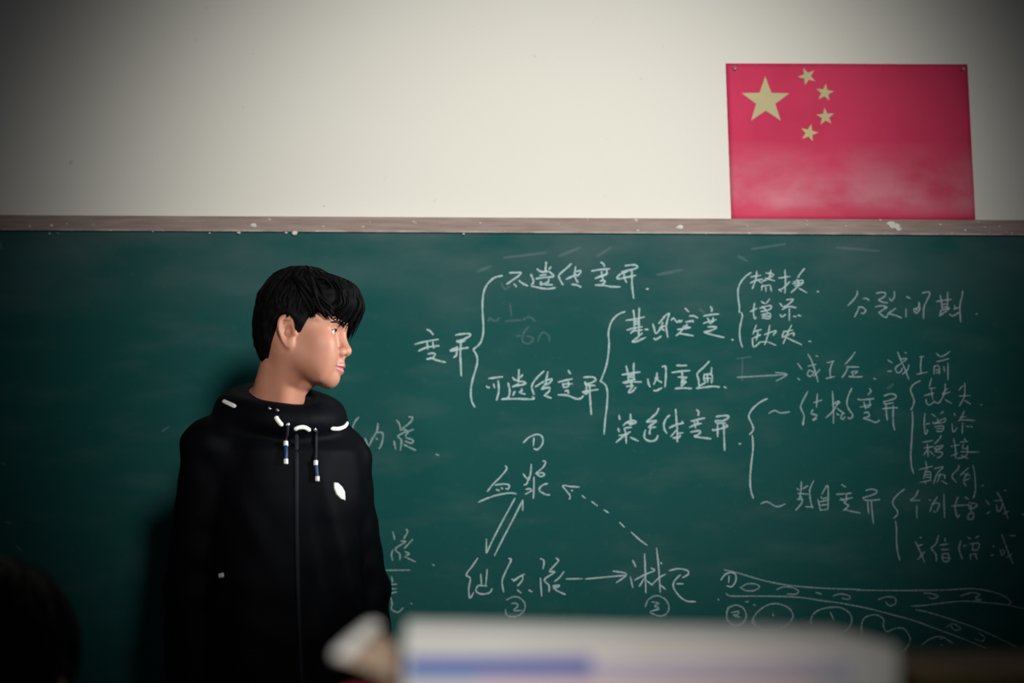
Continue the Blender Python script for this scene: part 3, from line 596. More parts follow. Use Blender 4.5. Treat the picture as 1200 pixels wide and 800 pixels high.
def hair_cap(L, thick=1.0):
    def cap(x, y, z):
        top = ell_fn((0, 0.005, 0.050), (0.073 + 0.012 * thick, 0.088 + 0.010 * thick, 0.080 + 0.020 * thick))[0](x, y, z)
        low = ell_fn((0, 0.030, 0.004), (0.0750, 0.0690, 0.092))[0](x, y, z)
        d = smin(top, low, 0.03)
        d = smin(d, ell_fn((0, -0.058, 0.080), (0.066, 0.048, 0.036))[0](x, y, z), 0.03)      # fringe volume
        d = d + 0.0022 * np.sin(x * 210 + 3 * np.sin(z * 60)) * np.sin(y * 170 + 2.2 * np.sin(x * 90)) * np.sin(z * 130 + y * 60)
        phi = np.arctan2(x, -(y - 0.004))
        return np.maximum(d, (hair_floor(phi) - z) * 0.75)
    L.put((cap, np.array([-0.10, -0.13, -0.075]), np.array([0.10, 0.13, 0.16])), 0.0, pad=0.01)
def hair_locks(V, F, H, Rm, seed, n=620, fringe=True, sc=1.0):
    rd = random.Random(seed); H = Vector(H); Rm = Matrix(Rm) * sc
    cen = Vector((0, 0.005, 0.050)); rad = Vector((0.083, 0.096, 0.098))
    def surf(th, ph, k=1.0):
        return cen + Vector((rad.x * math.sin(th) * math.sin(ph), -rad.y * math.sin(th) * math.cos(ph), rad.z * math.cos(th))) * k
    def emit(pts, w):
        pts = catmull(pts, 3); m = len(pts)
        cs = [H + Rm @ (cen + Vector((0, 0, -0.03))) for _ in pts]; W = [H + Rm @ p for p in pts]
        nr = [(W[i] - cs[i]).normalized() for i in range(m)]
        r = [w * (0.55 + 0.45 * min(1, i / (m * 0.3))) * (1 - max(0, (i / (m - 1) - 0.45) / 0.55) ** 1.5 * 0.93) for i in range(m)]
        tube(W, r, 5, V, F, 0.5, nr)
    for i in range(n + 260):                                   # locks lying along the skull, falling from the crown
        ph = rd.uniform(-math.pi, math.pi) if i < n else rd.choice((-1, 1)) * rd.uniform(0.8, 2.0); th0 = rd.uniform(0.15, 1.25)
        a = abs(ph) * 180 / math.pi
        if a < 62: th0 = rd.uniform(0.1, 0.9)
        zf = float(hair_floor(np.array(ph)))
        thmax = math.acos(max(-0.97, min(0.97, (zf - cen.z) / rad.z)))
        th1 = min(th0 + rd.uniform(0.35, 0.75), thmax + rd.uniform(-0.05, 0.05) + (0.10 if a > 120 else 0.04))
        if th1 < th0 + 0.15: th0 = th1 - 0.3
        tw = rd.uniform(-0.25, 0.25); lift = rd.uniform(0.985, 1.035); P = []
        for j in range(5):
            t = j / 4; th = th0 + (th1 - th0) * t
            p = surf(th, ph + tw * t, lift + 0.02 * t * rd.random())
            if p.z < 0.0 and a > 100:                   # follow the nape inwards
                q = max(0, (0.0 - p.z) / 0.07); p.y -= 0.012 * q; p.x *= 1 - 0.12 * q
            P.append(p)
        emit(P, rd.uniform(0.0035, 0.0065))
    if fringe:
        for i in range(150):                              # fringe falling forward over the brow
            x0 = rd.uniform(-0.060, 0.060); k = x0 / 0.06
            y0 = rd.uniform(-0.075, -0.01); z0 = 0.050 + 0.095 * math.sqrt(max(0.02, 1 - (x0 / 0.083) ** 2 - ((y0 - 0.004) / 0.099) ** 2))
            xe = x0 * 1.02 + rd.uniform(-0.008, 0.014)
            out = 0.117 - 0.030 * abs(k) ** 2 + rd.uniform(-0.012, 0.010)
            ze = 0.023 - 0.024 * max(0, k) + 0.014 * max(0, -k) + rd.uniform(-0.008, 0.012)
            if -0.30 < k < 0.15 and rd.random() < 0.5: ze += 0.018
            ye = -out + 0.016 + 0.030 * max(0, -k) ** 2
            P = [(x0, y0, z0), (x0 * 1.01, (y0 - out) * 0.55, z0 * 0.35 + 0.078), (x0 * 1.02 + 0.3 * (xe - x0), -out * 0.97, 0.088), (xe * 0.9 + x0 * 0.1, -out, 0.064), (xe, ye, ze)]
            emit([Vector(p) for p in P], rd.uniform(0.004, 0.0068))
        for i in range(110):                              # locks swept over the temples
            sd = -1 if i % 2 else 1; x0 = sd * rd.uniform(0.045, 0.074); y0 = rd.uniform(-0.03, 0.035)
            k0 = max(0.03, 1 - (x0 / 0.083) ** 2 - ((y0 - 0.005) / 0.096) ** 2); z0 = 0.050 + 0.098 * math.sqrt(k0)
            xe = sd * rd.uniform(0.062, 0.077); ye = rd.uniform(-0.085, -0.030); ze = 0.040 + (0.010 if ye > -0.06 else 0.0) + rd.uniform(-0.012, 0.012)
            if ye > -0.045: ze -= 0.012
            xm = sd * max(abs(x0), abs(xe)) * 1.10
            emit([Vector((x0, y0, z0)), Vector((xm, y0 * 0.6 + ye * 0.4, z0 * 0.6 + ze * 0.4 + 0.008)), Vector((xm, y0 * 0.2 + ye * 0.8, z0 * 0.2 + ze * 0.8 + 0.004)), Vector((xe, ye, ze))], rd.uniform(0.0038, 0.0062))
        for i in range(40):                               # wisps standing off the crown
            ph = rd.uniform(-math.pi, math.pi); th0 = rd.uniform(0.2, 1.0)
            emit([surf(th0, ph, 1.0), surf(th0 + 0.2, ph + 0.05, 1.05), surf(th0 + 0.38, ph + 0.1, 1.06 + rd.uniform(0, 0.04))], rd.uniform(0.002, 0.0035))
def eye_obj(parent, H, Rm, s, gaze, sc):
    r = 0.0130 * sc; Q = Matrix(Rm) * sc; c = Vector(H) + Q @ Vector((s * 0.032, -0.0674, 0.012))
    d = (Matrix(Rm) @ Vector((math.sin(gaze), -math.cos(gaze), -0.02))).normalized()
    bm = bmesh.new(); bmesh.ops.create_uvsphere(bm, u_segments=40, v_segments=28, radius=r)
    for v in bm.verts: v.co += c
    for f in bm.faces: f.material_index = 1 if (f.calc_center_median() - c).normalized().dot(d) > math.cos(R(29)) else 0
    eb = bm_obj('eyeball', bm, [M['eye_white'], M['iris']], parent, True)
    V, F = [], []; pts = []
    for i in range(9):                                    # upper lash line
        t = i / 8; x = s * (0.0205 + 0.0265 * t); z = 0.0122 + 0.0048 * math.sin(math.pi * min(1, t * 1.02)) - 0.0012 * t
        dx = x - s * 0.032; dz = z - 0.012; y = -0.0680 - math.sqrt(max(1e-5, 0.0149 ** 2 - dx * dx - dz * dz))
        pts.append(Vector(H) + Q @ Vector((x, y, z)))
    tube(pts, [0.0005] + [0.0011] * 7 + [0.0006], 6, V, F)
    mesh_obj('eyelash', V, F, M['hair'], parent)
    return eb
def brow_obj(parent, H, Rm, s, tree, sc):
    V, F = [], []; rd = random.Random(4); Q = Matrix(Rm) * sc; ydir = (Matrix(Rm) @ Vector((-s * 0.35, 1, 0))).normalized()
    def on(x, z):
        o = Vector(H) + Q @ Vector((x + s * 0.0525, -0.15 - 0.07, z)) if False else Vector(H) + Q @ Vector((x, -0.16, z))
        h = tree.ray_cast(o, (Matrix(Rm) @ Vector((0, 1, 0))).normalized())
        return (h[0] + h[1] * 0.0006, h[1]) if h[0] is not None else None
    for i in range(30):
        t = i / 29; x = s * (0.013 + 0.037 * t); z = 0.0275 + 0.0058 * math.sin(t * 2.2) - 0.002 * t
        for q in range(3):
            zz = z + rd.uniform(-0.0036, 0.0028) * (1 - 0.5 * t)
            g = [on(x + s * k * 0.0035, zz + k * (0.0016 - 0.003 * t)) for k in range(3)]
            if all(g): tube([a for a, n in g], [0.0006, 0.0008, 0.0003], 4, V, F)
    return mesh_obj('eyebrow', V, F, M['brow'], parent)
def torso_fn(levels, yc, p=2.5):
    zl = np.array([l[0] for l in levels]); wx = np.array([l[1] for l in levels]); wy = np.array([l[2] for l in levels]); o = np.argsort(zl)
    ycl = np.array([l[3] if len(l) > 3 else yc for l in levels])
    zl, wx, wy, ycl = zl[o], wx[o], wy[o], ycl[o]
    def f(x, y, z):
        a = np.interp(z, zl, wx); b = np.interp(z, zl, wy); yy = np.interp(z, zl, ycl)
        k = (np.abs(x / a) ** p + np.abs((y - yy) / b) ** p + 1e-9) ** (1 / p)
        d = (k - 1) * np.minimum(a, b)
        return np.maximum(d, np.maximum(z - zl[-1], zl[0] - z))
    m = max(wx), max(wy)
    return f, np.array([-m[0], ycl.min() - m[1], zl[0]]), np.array([m[0], ycl.max() + m[1], zl[-1]])
def hand(Fd, s, w, ax=(0, 0, -1)):
    """relaxed hand hanging from wrist w, palm to the thigh, thumb forward"""
    w = np.array(w, float)
    q = lambda x, y, z: tuple(w + np.array([s * x, y, z]))
    Fd.put(*cap_fn(q(0, 0, 0.05), q(0, 0, -0.02), 0.027, 0.024), k=0.01)
    Fd.put(*ell_fn(q(-0.002, 0, -0.055), (0.0145, 0.040, 0.052)), k=0.015)
    for y, ln, tz in ((-0.0315, 0.070, -0.092), (-0.0105, 0.080, -0.100), (0.0105, 0.074, -0.097), (0.0310, 0.058, -0.088)):
        a = q(0, y * 0.85, tz + 0.03); b = q(-0.003, y, tz - ln * 0.25); c = q(-0.012, y * 1.02, tz - ln * 0.66); d = q(-0.024, y * 1.0, tz - ln * 0.92)
        Fd.put(*cap_fn(a, b, 0.0092, 0.0085), k=0.003); Fd.put(*cap_fn(b, c, 0.0085, 0.0076), k=0.002); Fd.put(*cap_fn(c, d, 0.0076, 0.0066), k=0.002)
    a, b, c, d = q(-0.004, -0.022, -0.022), q(-0.010, -0.046, -0.055), q(-0.014, -0.052, -0.082), q(-0.020, -0.050, -0.102)
    Fd.put(*cap_fn(a, b, 0.0135, 0.0110), k=0.008); Fd.put(*cap_fn(b, c, 0.0105, 0.0092), k=0.003); Fd.put(*cap_fn(c, d, 0.0092, 0.0075), k=0.002)
def lip_index(P, Fc, H, Rm, sc):
    C = P[Fc].mean(1); L = (C - np.array(H)) @ np.array(Rm) / sc
    x, y, z = L[:, 0], L[:, 1], L[:, 2]; ax = np.abs(x)
    up = (z < -0.0502 - 0.10 * ax - 0.0012 * np.exp(-(x / 0.004) ** 2)) & (z > -0.0735 + 0.36 * ax) & (ax < 0.0245) & (y < -0.080)
    return up.astype(np.int32)
# ---- the student at the board
TORSO_YAW = R(24); HEAD_YAW = R(61); HS = 0.915
SX, SY = -0.445, -0.55
H1 = (0.012, -0.055, 1.572)
Rh1 = np.array(Matrix.Rotation(HEAD_YAW, 3, 'Z') @ Matrix.Rotation(R(5), 3, 'X') @ Matrix.Rotation(R(2), 3, 'Y'))
xs = spaced((-0.30, -0.115, 0.004), (-0.115, 0.125, 0.0016), (0.125, 0.30, 0.004))
ys = spaced((-0.20, -0.175, 0.005), (-0.175, 0.080, 0.0016), (0.080, 0.20, 0.005))
zs = spaced((0.03, 0.62, 0.012), (0.62, 0.86, 0.004), (0.86, 1.37, 0.012), (1.37, 1.73, 0.0016))
SH = {-1: (-0.144, 1.352), 1: (0.112, 1.335)}           # the shoulder towards the board's text sits lower and further back
B = Field(xs, ys, zs)
B.put(*torso_fn([(1.405, 0.10, 0.060), (1.35, 0.118, 0.080), (1.25, 0.128, 0.095), (1.08, 0.130, 0.095), (0.93, 0.150, 0.105), (0.86, 0.150, 0.105)], 0.0, 2.2))
for s in (-1, 1):
    B.put(*cap_fn((SH[s][0] * 0.95, 0.0, SH[s][1]), (s * 0.166, 0.015, 1.08), 0.046, 0.036), k=0.03)
    B.put(*cap_fn((s * 0.166, 0.015, 1.08), (s * 0.176, -0.030, 0.835), 0.036, 0.025), k=0.01)
    hand(B, s, (s * 0.176, -0.032, 0.815))
    B.put(*cap_fn((s * 0.085, 0.0, 0.88), (s * 0.085, 0.0, 0.48), 0.075, 0.050), k=0.03)
    B.put(*cap_fn((s * 0.085, 0.0, 0.48), (s * 0.088, 0.015, 0.09), 0.050, 0.036), k=0.01)
    B.put(*cap_fn((s * 0.088, 0.02, 0.075), (s * 0.098, -0.12, 0.060), 0.032, 0.026), k=0.02)
    B.put(*cap_fn((-0.04 if s < 0 else 0.012, 0.03, 1.445 if s < 0 else 1.425), (SH[s][0] * 0.9, 0.010, SH[s][1] + 0.008), 0.036, 0.036), k=0.04)
L1 = Local(B, H1, Rh1, HS)
head_shapes(L1)
nb = (-0.026, 0.014, 1.39)
B.put(*cap_fn(nb, tuple(np.array(H1) + HS * Rh1 @ np.array((-0.010, 0.020, -0.035))), 0.055, 0.047), k=0.022)
ms = tuple(np.array(H1) + HS * Rh1 @ np.array((-0.056, 0.018, -0.028)))
B.put(*cap_fn(ms, (-0.016, -0.036, 1.392), 0.011, 0.009), k=0.022)
B.put(*cap_fn(tuple(np.array(H1) + HS * Rh1 @ np.array((0, -0.026, -0.098))), (-0.012, -0.040, 1.43), 0.011, 0.012), k=0.014)
P, Fc = B.mesh()
person = mesh_obj('person', P, Fc, [M['skin'], M['lip']], None, True, lip_index(P, Fc, H1, Rh1, HS))
person.location = (SX, SY, 0); person.rotation_euler = (0, 0, TORSO_YAW)
tag(person, 'young person in a black hooded jacket standing before the chalkboard, face turned in profile', 'person')
ptree = BVHTree.FromPolygons([Vector(q) for q in P], [tuple(int(i) for i in f) for f in Fc])
for s in (-1, 1): eye_obj(person, H1, Rh1, s, R(8), HS)
for s in (-1, 1): brow_obj(person, H1, Rh1, s, ptree, HS)
Hf = Field(np.arange(-0.16, 0.17, 0.0025), np.arange(-0.20, 0.13, 0.0025), np.arange(1.48, 1.74, 0.0025))
hair_cap(Local(Hf, H1, Rh1, HS))
P, Fc = Hf.mesh(); V = [Vector(p) for p in P]; Fl = [tuple(f) for f in Fc]
hair_locks(V, Fl, H1, Rh1, 11, sc=HS)
mesh_obj('hair', V, Fl, M['hair'], person)
# jacket
J = Field(np.arange(-0.30, 0.301, 0.004), np.arange(-0.20, 0.221, 0.004), np.arange(0.70, 1.54, 0.004))
J.put(*torso_fn([(1.425, 0.085, 0.055, 0.015), (1.40, 0.110, 0.085, 0.01), (1.35, 0.138, 0.112), (1.27, 0.150, 0.125), (1.05, 0.162, 0.128), (0.85, 0.168, 0.132), (0.74, 0.166, 0.130)], 0.0, 2.4))
for s in (-1, 1):
    J.put(*cap_fn((s * 0.035, 0.012, 1.420), (SH[s][0], 0.0, SH[s][1] + 0.003), 0.040, 0.055), k=0.05)
    J.put(*cap_fn((SH[s][0], 0.0, SH[s][1]), (s * 0.168, 0.015, 1.08), 0.056, 0.053), k=0.02)
    J.put(*cap_fn((s * 0.170, 0.015, 1.08), (s * 0.177, -0.028, 0.845), 0.053, 0.042), k=0.015)
    J.put(*cap_fn((s * 0.177, -0.028, 0.845), (s * 0.177, -0.032, 0.80), 0.036, 0.034), k=0.008)      # cuff
def ringpt(a, rx, ry, zf, zb, cx=-0.008, cy=0.012):
    return (cx + rx * math.sin(a), cy - ry * math.cos(a), zf + (zb - zf) * (0.5 - 0.5 * math.cos(a)) ** 0.8)
NR = 28
for i in range(NR):                                                                                   # hood lying round the neck
    a, b = 2 * math.pi * i / NR, 2 * math.pi * (i + 1) / NR
    J.put(*cap_fn(ringpt(a, 0.071, 0.078, 1.418, 1.480), ringpt(b, 0.071, 0.078, 1.418, 1.480), 0.013, 0.013), k=0.006)
    J.put(*cap_fn(ringpt(a, 0.090, 0.096, 1.408, 1.466), ringpt(b, 0.090, 0.096, 1.408, 1.466), 0.017, 0.017), k=0.016)
    J.put(*cap_fn(ringpt(a, 0.099, 0.104, 1.402, 1.440), ringpt(b, 0.099, 0.104, 1.402, 1.440), 0.018, 0.018), k=0.03)
J.put(*ell_fn((0.0, 0.125, 1.375), (0.115, 0.055, 0.095)), k=0.04)
X, Y, Z = np.meshgrid(*J.c, indexing='ij', sparse=True)
w = 0.0022 * np.sin(46 * Z + 32 * X + 2.2 * np.sin(31 * Y + 9 * X)) * np.sin(29 * X - 17 * Z + 1.5 * np.sin(17 * Z + 20 * X))
w = w + 0.0012 * np.sin(85 * Z - 40 * np.abs(X) + 3 * np.sin(24 * X)) * np.clip((np.abs(X) - 0.12) / 0.05, 0, 1)
w = w + 0.0035 * np.sin(70 * X + 26 * Z) * np.clip((-Y - 0.02) / 0.05, 0, 1) * np.clip((1.36 - Z) / 0.1, 0, 1) * np.clip((X - 0.015) / 0.03, 0, 1)
J.D = J.D + w * np.clip((1.43 - Z) / 0.06, 0.25, 1)
P, Fc = J.mesh()
jacket = mesh_obj('jacket', P, Fc, M['jacket'], person)
bpy.context.view_layer.update()
MW = person.matrix_world; MI = MW.inverted()
jtree = BVHTree.FromPolygons([MW @ Vector(p) for p in P], [tuple(int(i) for i in f) for f in Fc])
def on_jacket(px, py, off=0.0):
    d = ray(px, py); h = jtree.ray_cast(CAM, d)
    p, n = (h[0], h[1]) if h[0] is not None else (at(px, py, SY), Vector((0, -1, 0)))
    return MI @ (p + n * off), (MI.to_3x3() @ n).normalized()
def strip(name, pix, r, mt, parent, flat=1.0, off=0.002, ends=True, sides=8):
    q = [on_jacket(*p, off) for p in pix]; pts = catmull([a for a, n in q], 4); nr = [q[min(int(i / 4), len(q) - 1)][1] for i in range(len(pts))]
    m = len(pts); rr = [r * (0.45 if ends and i in (0, m - 1) else 1) for i in range(m)]
    V, F = tube(pts, rr, sides, None, None, flat, nr); return mesh_obj(name, V, F, M[mt], parent)
zp = strip('zipper', [(346 + 7 * ((y - 508) / 290) + 1.5 * math.sin(y / 60), y) for y in range(508, 860, 16)], 0.0042, 'zip', jacket, 0.35, 0.0005)
zp['label'] = 'dark grey zip line down the front'
for pix in ([(262, 470), (268, 473), (277, 477)], [(323, 488), (326, 493), (331, 498.5)], [(344.5, 503), (350, 500.5), (357, 500.5), (363, 504)], [(387, 501.5), (396, 502), (403, 499.5), (406.5, 495)]):
    strip('hood_piping', pix, 0.0042, 'piping', jacket, 0.6, 0.002)['label'] = 'white piping along the hood seam'
for top, beads in (((337, 495), ((337, 499), (334.5, 521), (334.5, 541), (334.5, 531))), ((370, 502), ((370, 504), (369, 543), (371, 561), (370, 552)))):
    (kx, ky), (ax, ay), (bx, by), (mx, my) = beads
    dc = strip('drawstring', [top, (kx - 0.5, ky + 8), (ax + 0.5, ay - 8), (ax, ay)], 0.0026, 'cord', jacket, 1.0, 0.003)
    strip('cord_tip', [(ax, ay), (mx, my), (bx, by)], 0.0038, 'cord_blue', dc, 1.0, 0.0045)['label'] = 'navy blue tip of the drawstring'
    for (ex, ey) in ((ax, ay), (bx, by)):
        strip('cord_bead', [(ex, ey - 3.2), (ex, ey), (ex, ey + 3.2)], 0.0044, 'piping', dc, 1.0, 0.0047)['label'] = 'white end bead of the drawstring'
for kx, ky in ((337, 497), (316, 479), (325, 481), (369, 503)):
    strip('eyelet', [(kx - 1.2, ky - 1), (kx, ky), (kx + 1.2, ky + 1)], 0.0022 if ky < 490 else 0.0034, 'piping' if ky > 490 and kx < 350 else 'tack', jacket, 0.6, 0.002)
# chest badge: a small folded leaf-like white patch
q, nn = on_jacket(397.5, 576, 0.002)
outline = [(391, 565.5), (395, 566), (399.5, 570), (403, 576), (403.5, 586), (399, 584.5), (394, 579.5), (391, 572)]
V = [on_jacket(x, y, 0.0030)[0] for x, y in outline] + [on_jacket(397.5, 576, 0.0045)[0]] + [on_jacket(x, y, -0.001)[0] for x, y in outline]
F = [(i, 8, (i + 1) % 8) for i in range(8)] + [(i, (i + 1) % 8, 9 + (i + 1) % 8, 9 + i) for i in range(8)]
mesh_obj('chest_badge', V, F, M['piping'], jacket, False)['label'] = 'small white badge on the chest'
strip('pocket_tab', [(257.5, 674.5), (260, 674), (263, 673.5)], 0.0046, 'piping', jacket, 0.5, 0.002)['label'] = 'small white tab at the pocket'
# trousers and shoes
T = Field(np.arange(-0.24, 0.241, 0.008), np.arange(-0.18, 0.181, 0.008), np.arange(0.02, 0.96, 0.008))
T.put(*torso_fn([(0.92, 0.158, 0.112), (0.80, 0.170, 0.118), (0.74, 0.165, 0.112)], 0.0, 2.3))
for s in (-1, 1):
    T.put(*cap_fn((s * 0.086, 0.0, 0.84), (s * 0.088, 0.0, 0.48), 0.088, 0.068), k=0.03)
    T.put(*cap_fn((s * 0.088, 0.0, 0.48), (s * 0.090, 0.012, 0.115), 0.068, 0.054), k=0.02)
P, Fc = T.mesh(); mesh_obj('trousers', P, Fc, M['trousers'], person)
for s in (-1, 1):
    S = Field(np.arange(-0.20, 0.201, 0.005), np.arange(-0.22, 0.121, 0.005), np.arange(-0.03, 0.16, 0.005))
    S.put(*cap_fn((s * 0.090, 0.035, 0.060), (s * 0.102, -0.145, 0.048), 0.050, 0.045), k=0.02)
    S.put(*cap_fn((s * 0.090, 0.020, 0.060), (s * 0.090, 0.015, 0.115), 0.048, 0.044), k=0.02)
    zg = S.c[2][None, None, :]; S.D = np.maximum(S.D, 0.018 - zg); P, Fc = S.mesh(); sh = mesh_obj('shoe', P, Fc, M['shoe'], person)
    S.D = np.full_like(S.D, 1.0); S.put(*cap_fn((s * 0.090, 0.035, 0.020), (s * 0.102, -0.145, 0.020), 0.053, 0.049)); S.D = np.maximum(np.maximum(S.D, zg - 0.022), 0.0005 - zg)
    P, Fc = S.mesh(); P[:, 2] = np.maximum(P[:, 2], 0.0); mesh_obj('sole', P, Fc, M['sole'], sh)
# ------------------------------------------------------------------ the classmate whose head shows dark in the lower left corner
HX, HY, HZ = -0.505, -2.05, 1.052
Rh2 = np.array(Matrix.Rotation(R(8), 3, 'X')); H2 = (0.0, -0.10, HZ)
B2 = Field(np.arange(-0.27, 0.271, 0.006), np.arange(-0.62, 0.22, 0.006), np.arange(0.03, 1.22, 0.006))
B2.put(*torso_fn([(0.86, 0.10, 0.06, -0.04), (0.81, 0.150, 0.085, -0.035), (0.70, 0.150, 0.10, -0.01), (0.56, 0.135, 0.10, 0.02), (0.50, 0.155, 0.12, 0.03), (0.458, 0.160, 0.12, 0.03)], 0.0, 2.2))
head_shapes(Local(B2, H2, Rh2, 0.95))
B2.put(*cap_fn((0, -0.04, 0.84), (0, -0.085, 1.0), 0.056, 0.050), k=0.02)
for s in (-1, 1):
    B2.put(*cap_fn((s * 0.03, -0.03, 0.88), (s * 0.145, -0.03, 0.815), 0.035, 0.040), k=0.04)
    B2.put(*cap_fn((s * 0.150, -0.03, 0.81), (s * 0.200, -0.08, 0.575), 0.044, 0.036), k=0.03)
    B2.put(*cap_fn((s * 0.200, -0.08, 0.575), (s * 0.120, -0.27, 0.565), 0.036, 0.024), k=0.01)
    B2.put(*ell_fn((s * 0.110, -0.325, 0.562), (0.038, 0.050, 0.014)), k=0.012)                # hands resting on the thighs
    for i, (dx, ln) in enumerate(((-0.030, 0.060), (-0.010, 0.075), (0.010, 0.078), (0.029, 0.065))):
        a = (s * 0.110 + s * dx * -1, -0.360, 0.562); b = (s * 0.108 - s * dx * 1.1, -0.365 - ln * 0.5, 0.560); c_ = (s * 0.108 - s * dx * 1.1, -0.360 - ln, 0.548)
        B2.put(*cap_fn(a, b, 0.0085, 0.008), k=0.003); B2.put(*cap_fn(b, c_, 0.008, 0.0065), k=0.002)
    B2.put(*cap_fn((s * 0.080, -0.30, 0.560), (s * 0.060, -0.355, 0.556), 0.011, 0.008), k=0.006)
    B2.put(*cap_fn((s * 0.085, 0.02, 0.520), (s * 0.105, -0.40, 0.500), 0.058, 0.048), k=0.02)
    B2.put(*cap_fn((s * 0.105, -0.40, 0.490), (s * 0.105, -0.39, 0.09), 0.052, 0.036), k=0.01)
    B2.put(*cap_fn((s * 0.105, -0.385, 0.072), (s * 0.112, -0.52, 0.058), 0.032, 0.026), k=0.02)
P, Fc = B2.mesh()
mate = mesh_obj('person.001', P, Fc, M['skin']); mate.location = (HX, HY, 0); mate.rotation_euler = (0, 0, math.pi)
tag(mate, 'out-of-focus black-haired person seen from behind, cut off by the bottom left corner', 'person')
Hf = Field(np.arange(-0.16, 0.161, 0.004), np.arange(-0.28, 0.06, 0.004), np.arange(0.94, 1.25, 0.004))
hair_cap(Local(Hf, H2, Rh2, 0.95)); P, Fc = Hf.mesh(); V = [Vector(q) for q in P]; Fl = [tuple(f) for f in Fc]
hair_locks(V, Fl, H2, Rh2, 23, 420, False, sc=0.95); mesh_obj('hair', V, Fl, M['hair'], mate)
for s in (-1, 1): eye_obj(mate, H2, Rh2, s, 0.0, 0.95)
J2 = Field(np.arange(-0.28, 0.281, 0.006), np.arange(-0.32, 0.20, 0.006), np.arange(0.462, 0.96, 0.006))
J2.put(*torso_fn([(0.885, 0.085, 0.065, -0.045), (0.865, 0.125, 0.080, -0.04), (0.815, 0.168, 0.108, -0.035), (0.70, 0.170, 0.122, -0.01), (0.56, 0.165, 0.125, 0.015), (0.47, 0.172, 0.135, 0.03)], 0.0, 2.3))
for s in (-1, 1):
    J2.put(*cap_fn((s * 0.03, -0.03, 0.88), (s * 0.150, -0.03, 0.81), 0.042, 0.058), k=0.05)
    J2.put(*cap_fn((s * 0.150, -0.03, 0.81), (s * 0.202, -0.08, 0.575), 0.058, 0.050), k=0.02)
    J2.put(*cap_fn((s * 0.202, -0.08, 0.575), (s * 0.130, -0.245, 0.567), 0.050, 0.038), k=0.015)
for i in range(20):
    a, b = 2 * math.pi * i / 20, 2 * math.pi * (i + 1) / 20
    J2.put(*cap_fn(ringpt(a, 0.066, 0.066, 0.885, 0.925, 0, -0.05), ringpt(b, 0.066, 0.066, 0.885, 0.925, 0, -0.05), 0.016, 0.016), k=0.012)
P, Fc = J2.mesh(); mesh_obj('jacket', P, Fc, M['cloth2'], mate)
T = Field(np.arange(-0.24, 0.241, 0.008), np.arange(-0.50, 0.20, 0.008), np.arange(0.04, 0.62, 0.008))
T.put(*torso_fn([(0.53, 0.155, 0.11, 0.03), (0.453, 0.168, 0.13, 0.03)], 0.0, 2.3))
for s in (-1, 1):
    T.put(*cap_fn((s * 0.085, 0.02, 0.520), (s * 0.105, -0.40, 0.490), 0.066, 0.060), k=0.02)
    T.put(*cap_fn((s * 0.105, -0.40, 0.490), (s * 0.105, -0.39, 0.105), 0.062, 0.050), k=0.02)
P, Fc = T.mesh(); P[:, 2] = np.where(P[:, 1] > -0.30, np.maximum(P[:, 2], 0.4505), P[:, 2]); mesh_obj('trousers', P, Fc, M['trousers'], mate)
for s in (-1, 1):
    S = Field(np.arange(-0.20, 0.201, 0.006), np.arange(-0.62, -0.28, 0.006), np.arange(-0.03, 0.15, 0.006))
    S.put(*cap_fn((s * 0.105, -0.375, 0.058), (s * 0.114, -0.535, 0.046), 0.048, 0.044), k=0.02)
    S.put(*cap_fn((s * 0.105, -0.385, 0.058), (s * 0.105, -0.388, 0.11), 0.046, 0.044), k=0.02)
    P, Fc = S.mesh(); P[:, 2] = np.maximum(P[:, 2], 0.0); mesh_obj('shoe', P, Fc, M['shoe'], mate)
stool = empty('stool', (HX, HY - 0.02, 0)); tag(stool, 'wooden stool with steel legs under the dark-haired person at lower left', 'stool')
bm_obj('seat', box_bm((-0.17, -0.14, 0.425), (0.17, 0.14, 0.449), 0.006), M['desk'], stool)
for sx in (-1, 1):
    for sy in (-1, 1):
        V, F = tube([(sx * 0.14, sy * 0.11, 0.425), (sx * 0.155, sy * 0.125, 0.0)], 0.011, 10); mesh_obj('leg', V, F, M['steel'], stool)
# ------------------------------------------------------------------ desk with the two piles of books in front of the lens
desk = empty('school_desk', (0.165, -2.45, 0)); tag(desk, 'wooden school desk carrying the piles of books nearest the camera', 'desk')
bm_obj('desk_top', box_bm((-0.33, -0.22, 0.73), (0.33, 0.22, 0.755), 0.005), M['desk'], desk)
bm_obj('shelf', box_bm((-0.28, -0.18, 0.60), (0.28, 0.18, 0.612), 0.002), M['steel'], desk)
for sx in (-1, 1):
    bm_obj('side_panel', box_bm((sx * 0.285 - 0.004, -0.18, 0.60), (sx * 0.285 + 0.004, 0.18, 0.73), 0.001), M['steel'], desk)
    for sy in (-1, 1):
        V, F = tube([(sx * 0.28, sy * 0.17, 0.73), (sx * 0.28, sy * 0.17, 0.0)], 0.013, 10); mesh_obj('leg', V, F, M['steel'], desk)
def book(cx, cy, z0, w, d, h, rz, cover, pages, label, group=None, spine_front=True, ct=0.0018):
    """closed book lying flat, spine towards the camera"""
    o = empty('book', (cx, cy, z0), rz); tag(o, label, 'book', group)
    bm = box_bm((-w / 2, -d / 2, 0), (w / 2, d / 2, ct), 0.0006); box_bm((-w / 2, -d / 2, h - ct), (w / 2, d / 2, h), 0.0006, bm)
    ys = -d / 2 if spine_front else d / 2 - ct
    box_bm((-w / 2, ys, ct * 0.5), (w / 2, ys + ct, h - ct * 0.5), 0.0005, bm)
    bm_obj('cover', bm, M[cover], o)
    bm_obj('page_block', box_bm((-w / 2 + 0.003, -d / 2 + (ct if spine_front else 0.003), ct), (w / 2 - 0.003, d / 2 - (0.003 if spine_front else ct), h - ct)), M[pages], o)
    return o
rb = random.Random(3); zz = 0.755; hs = [0.045, 0.040, 0.048, 0.038, 0.044, 0.042, 0.046, 0.0435, 0.0335]
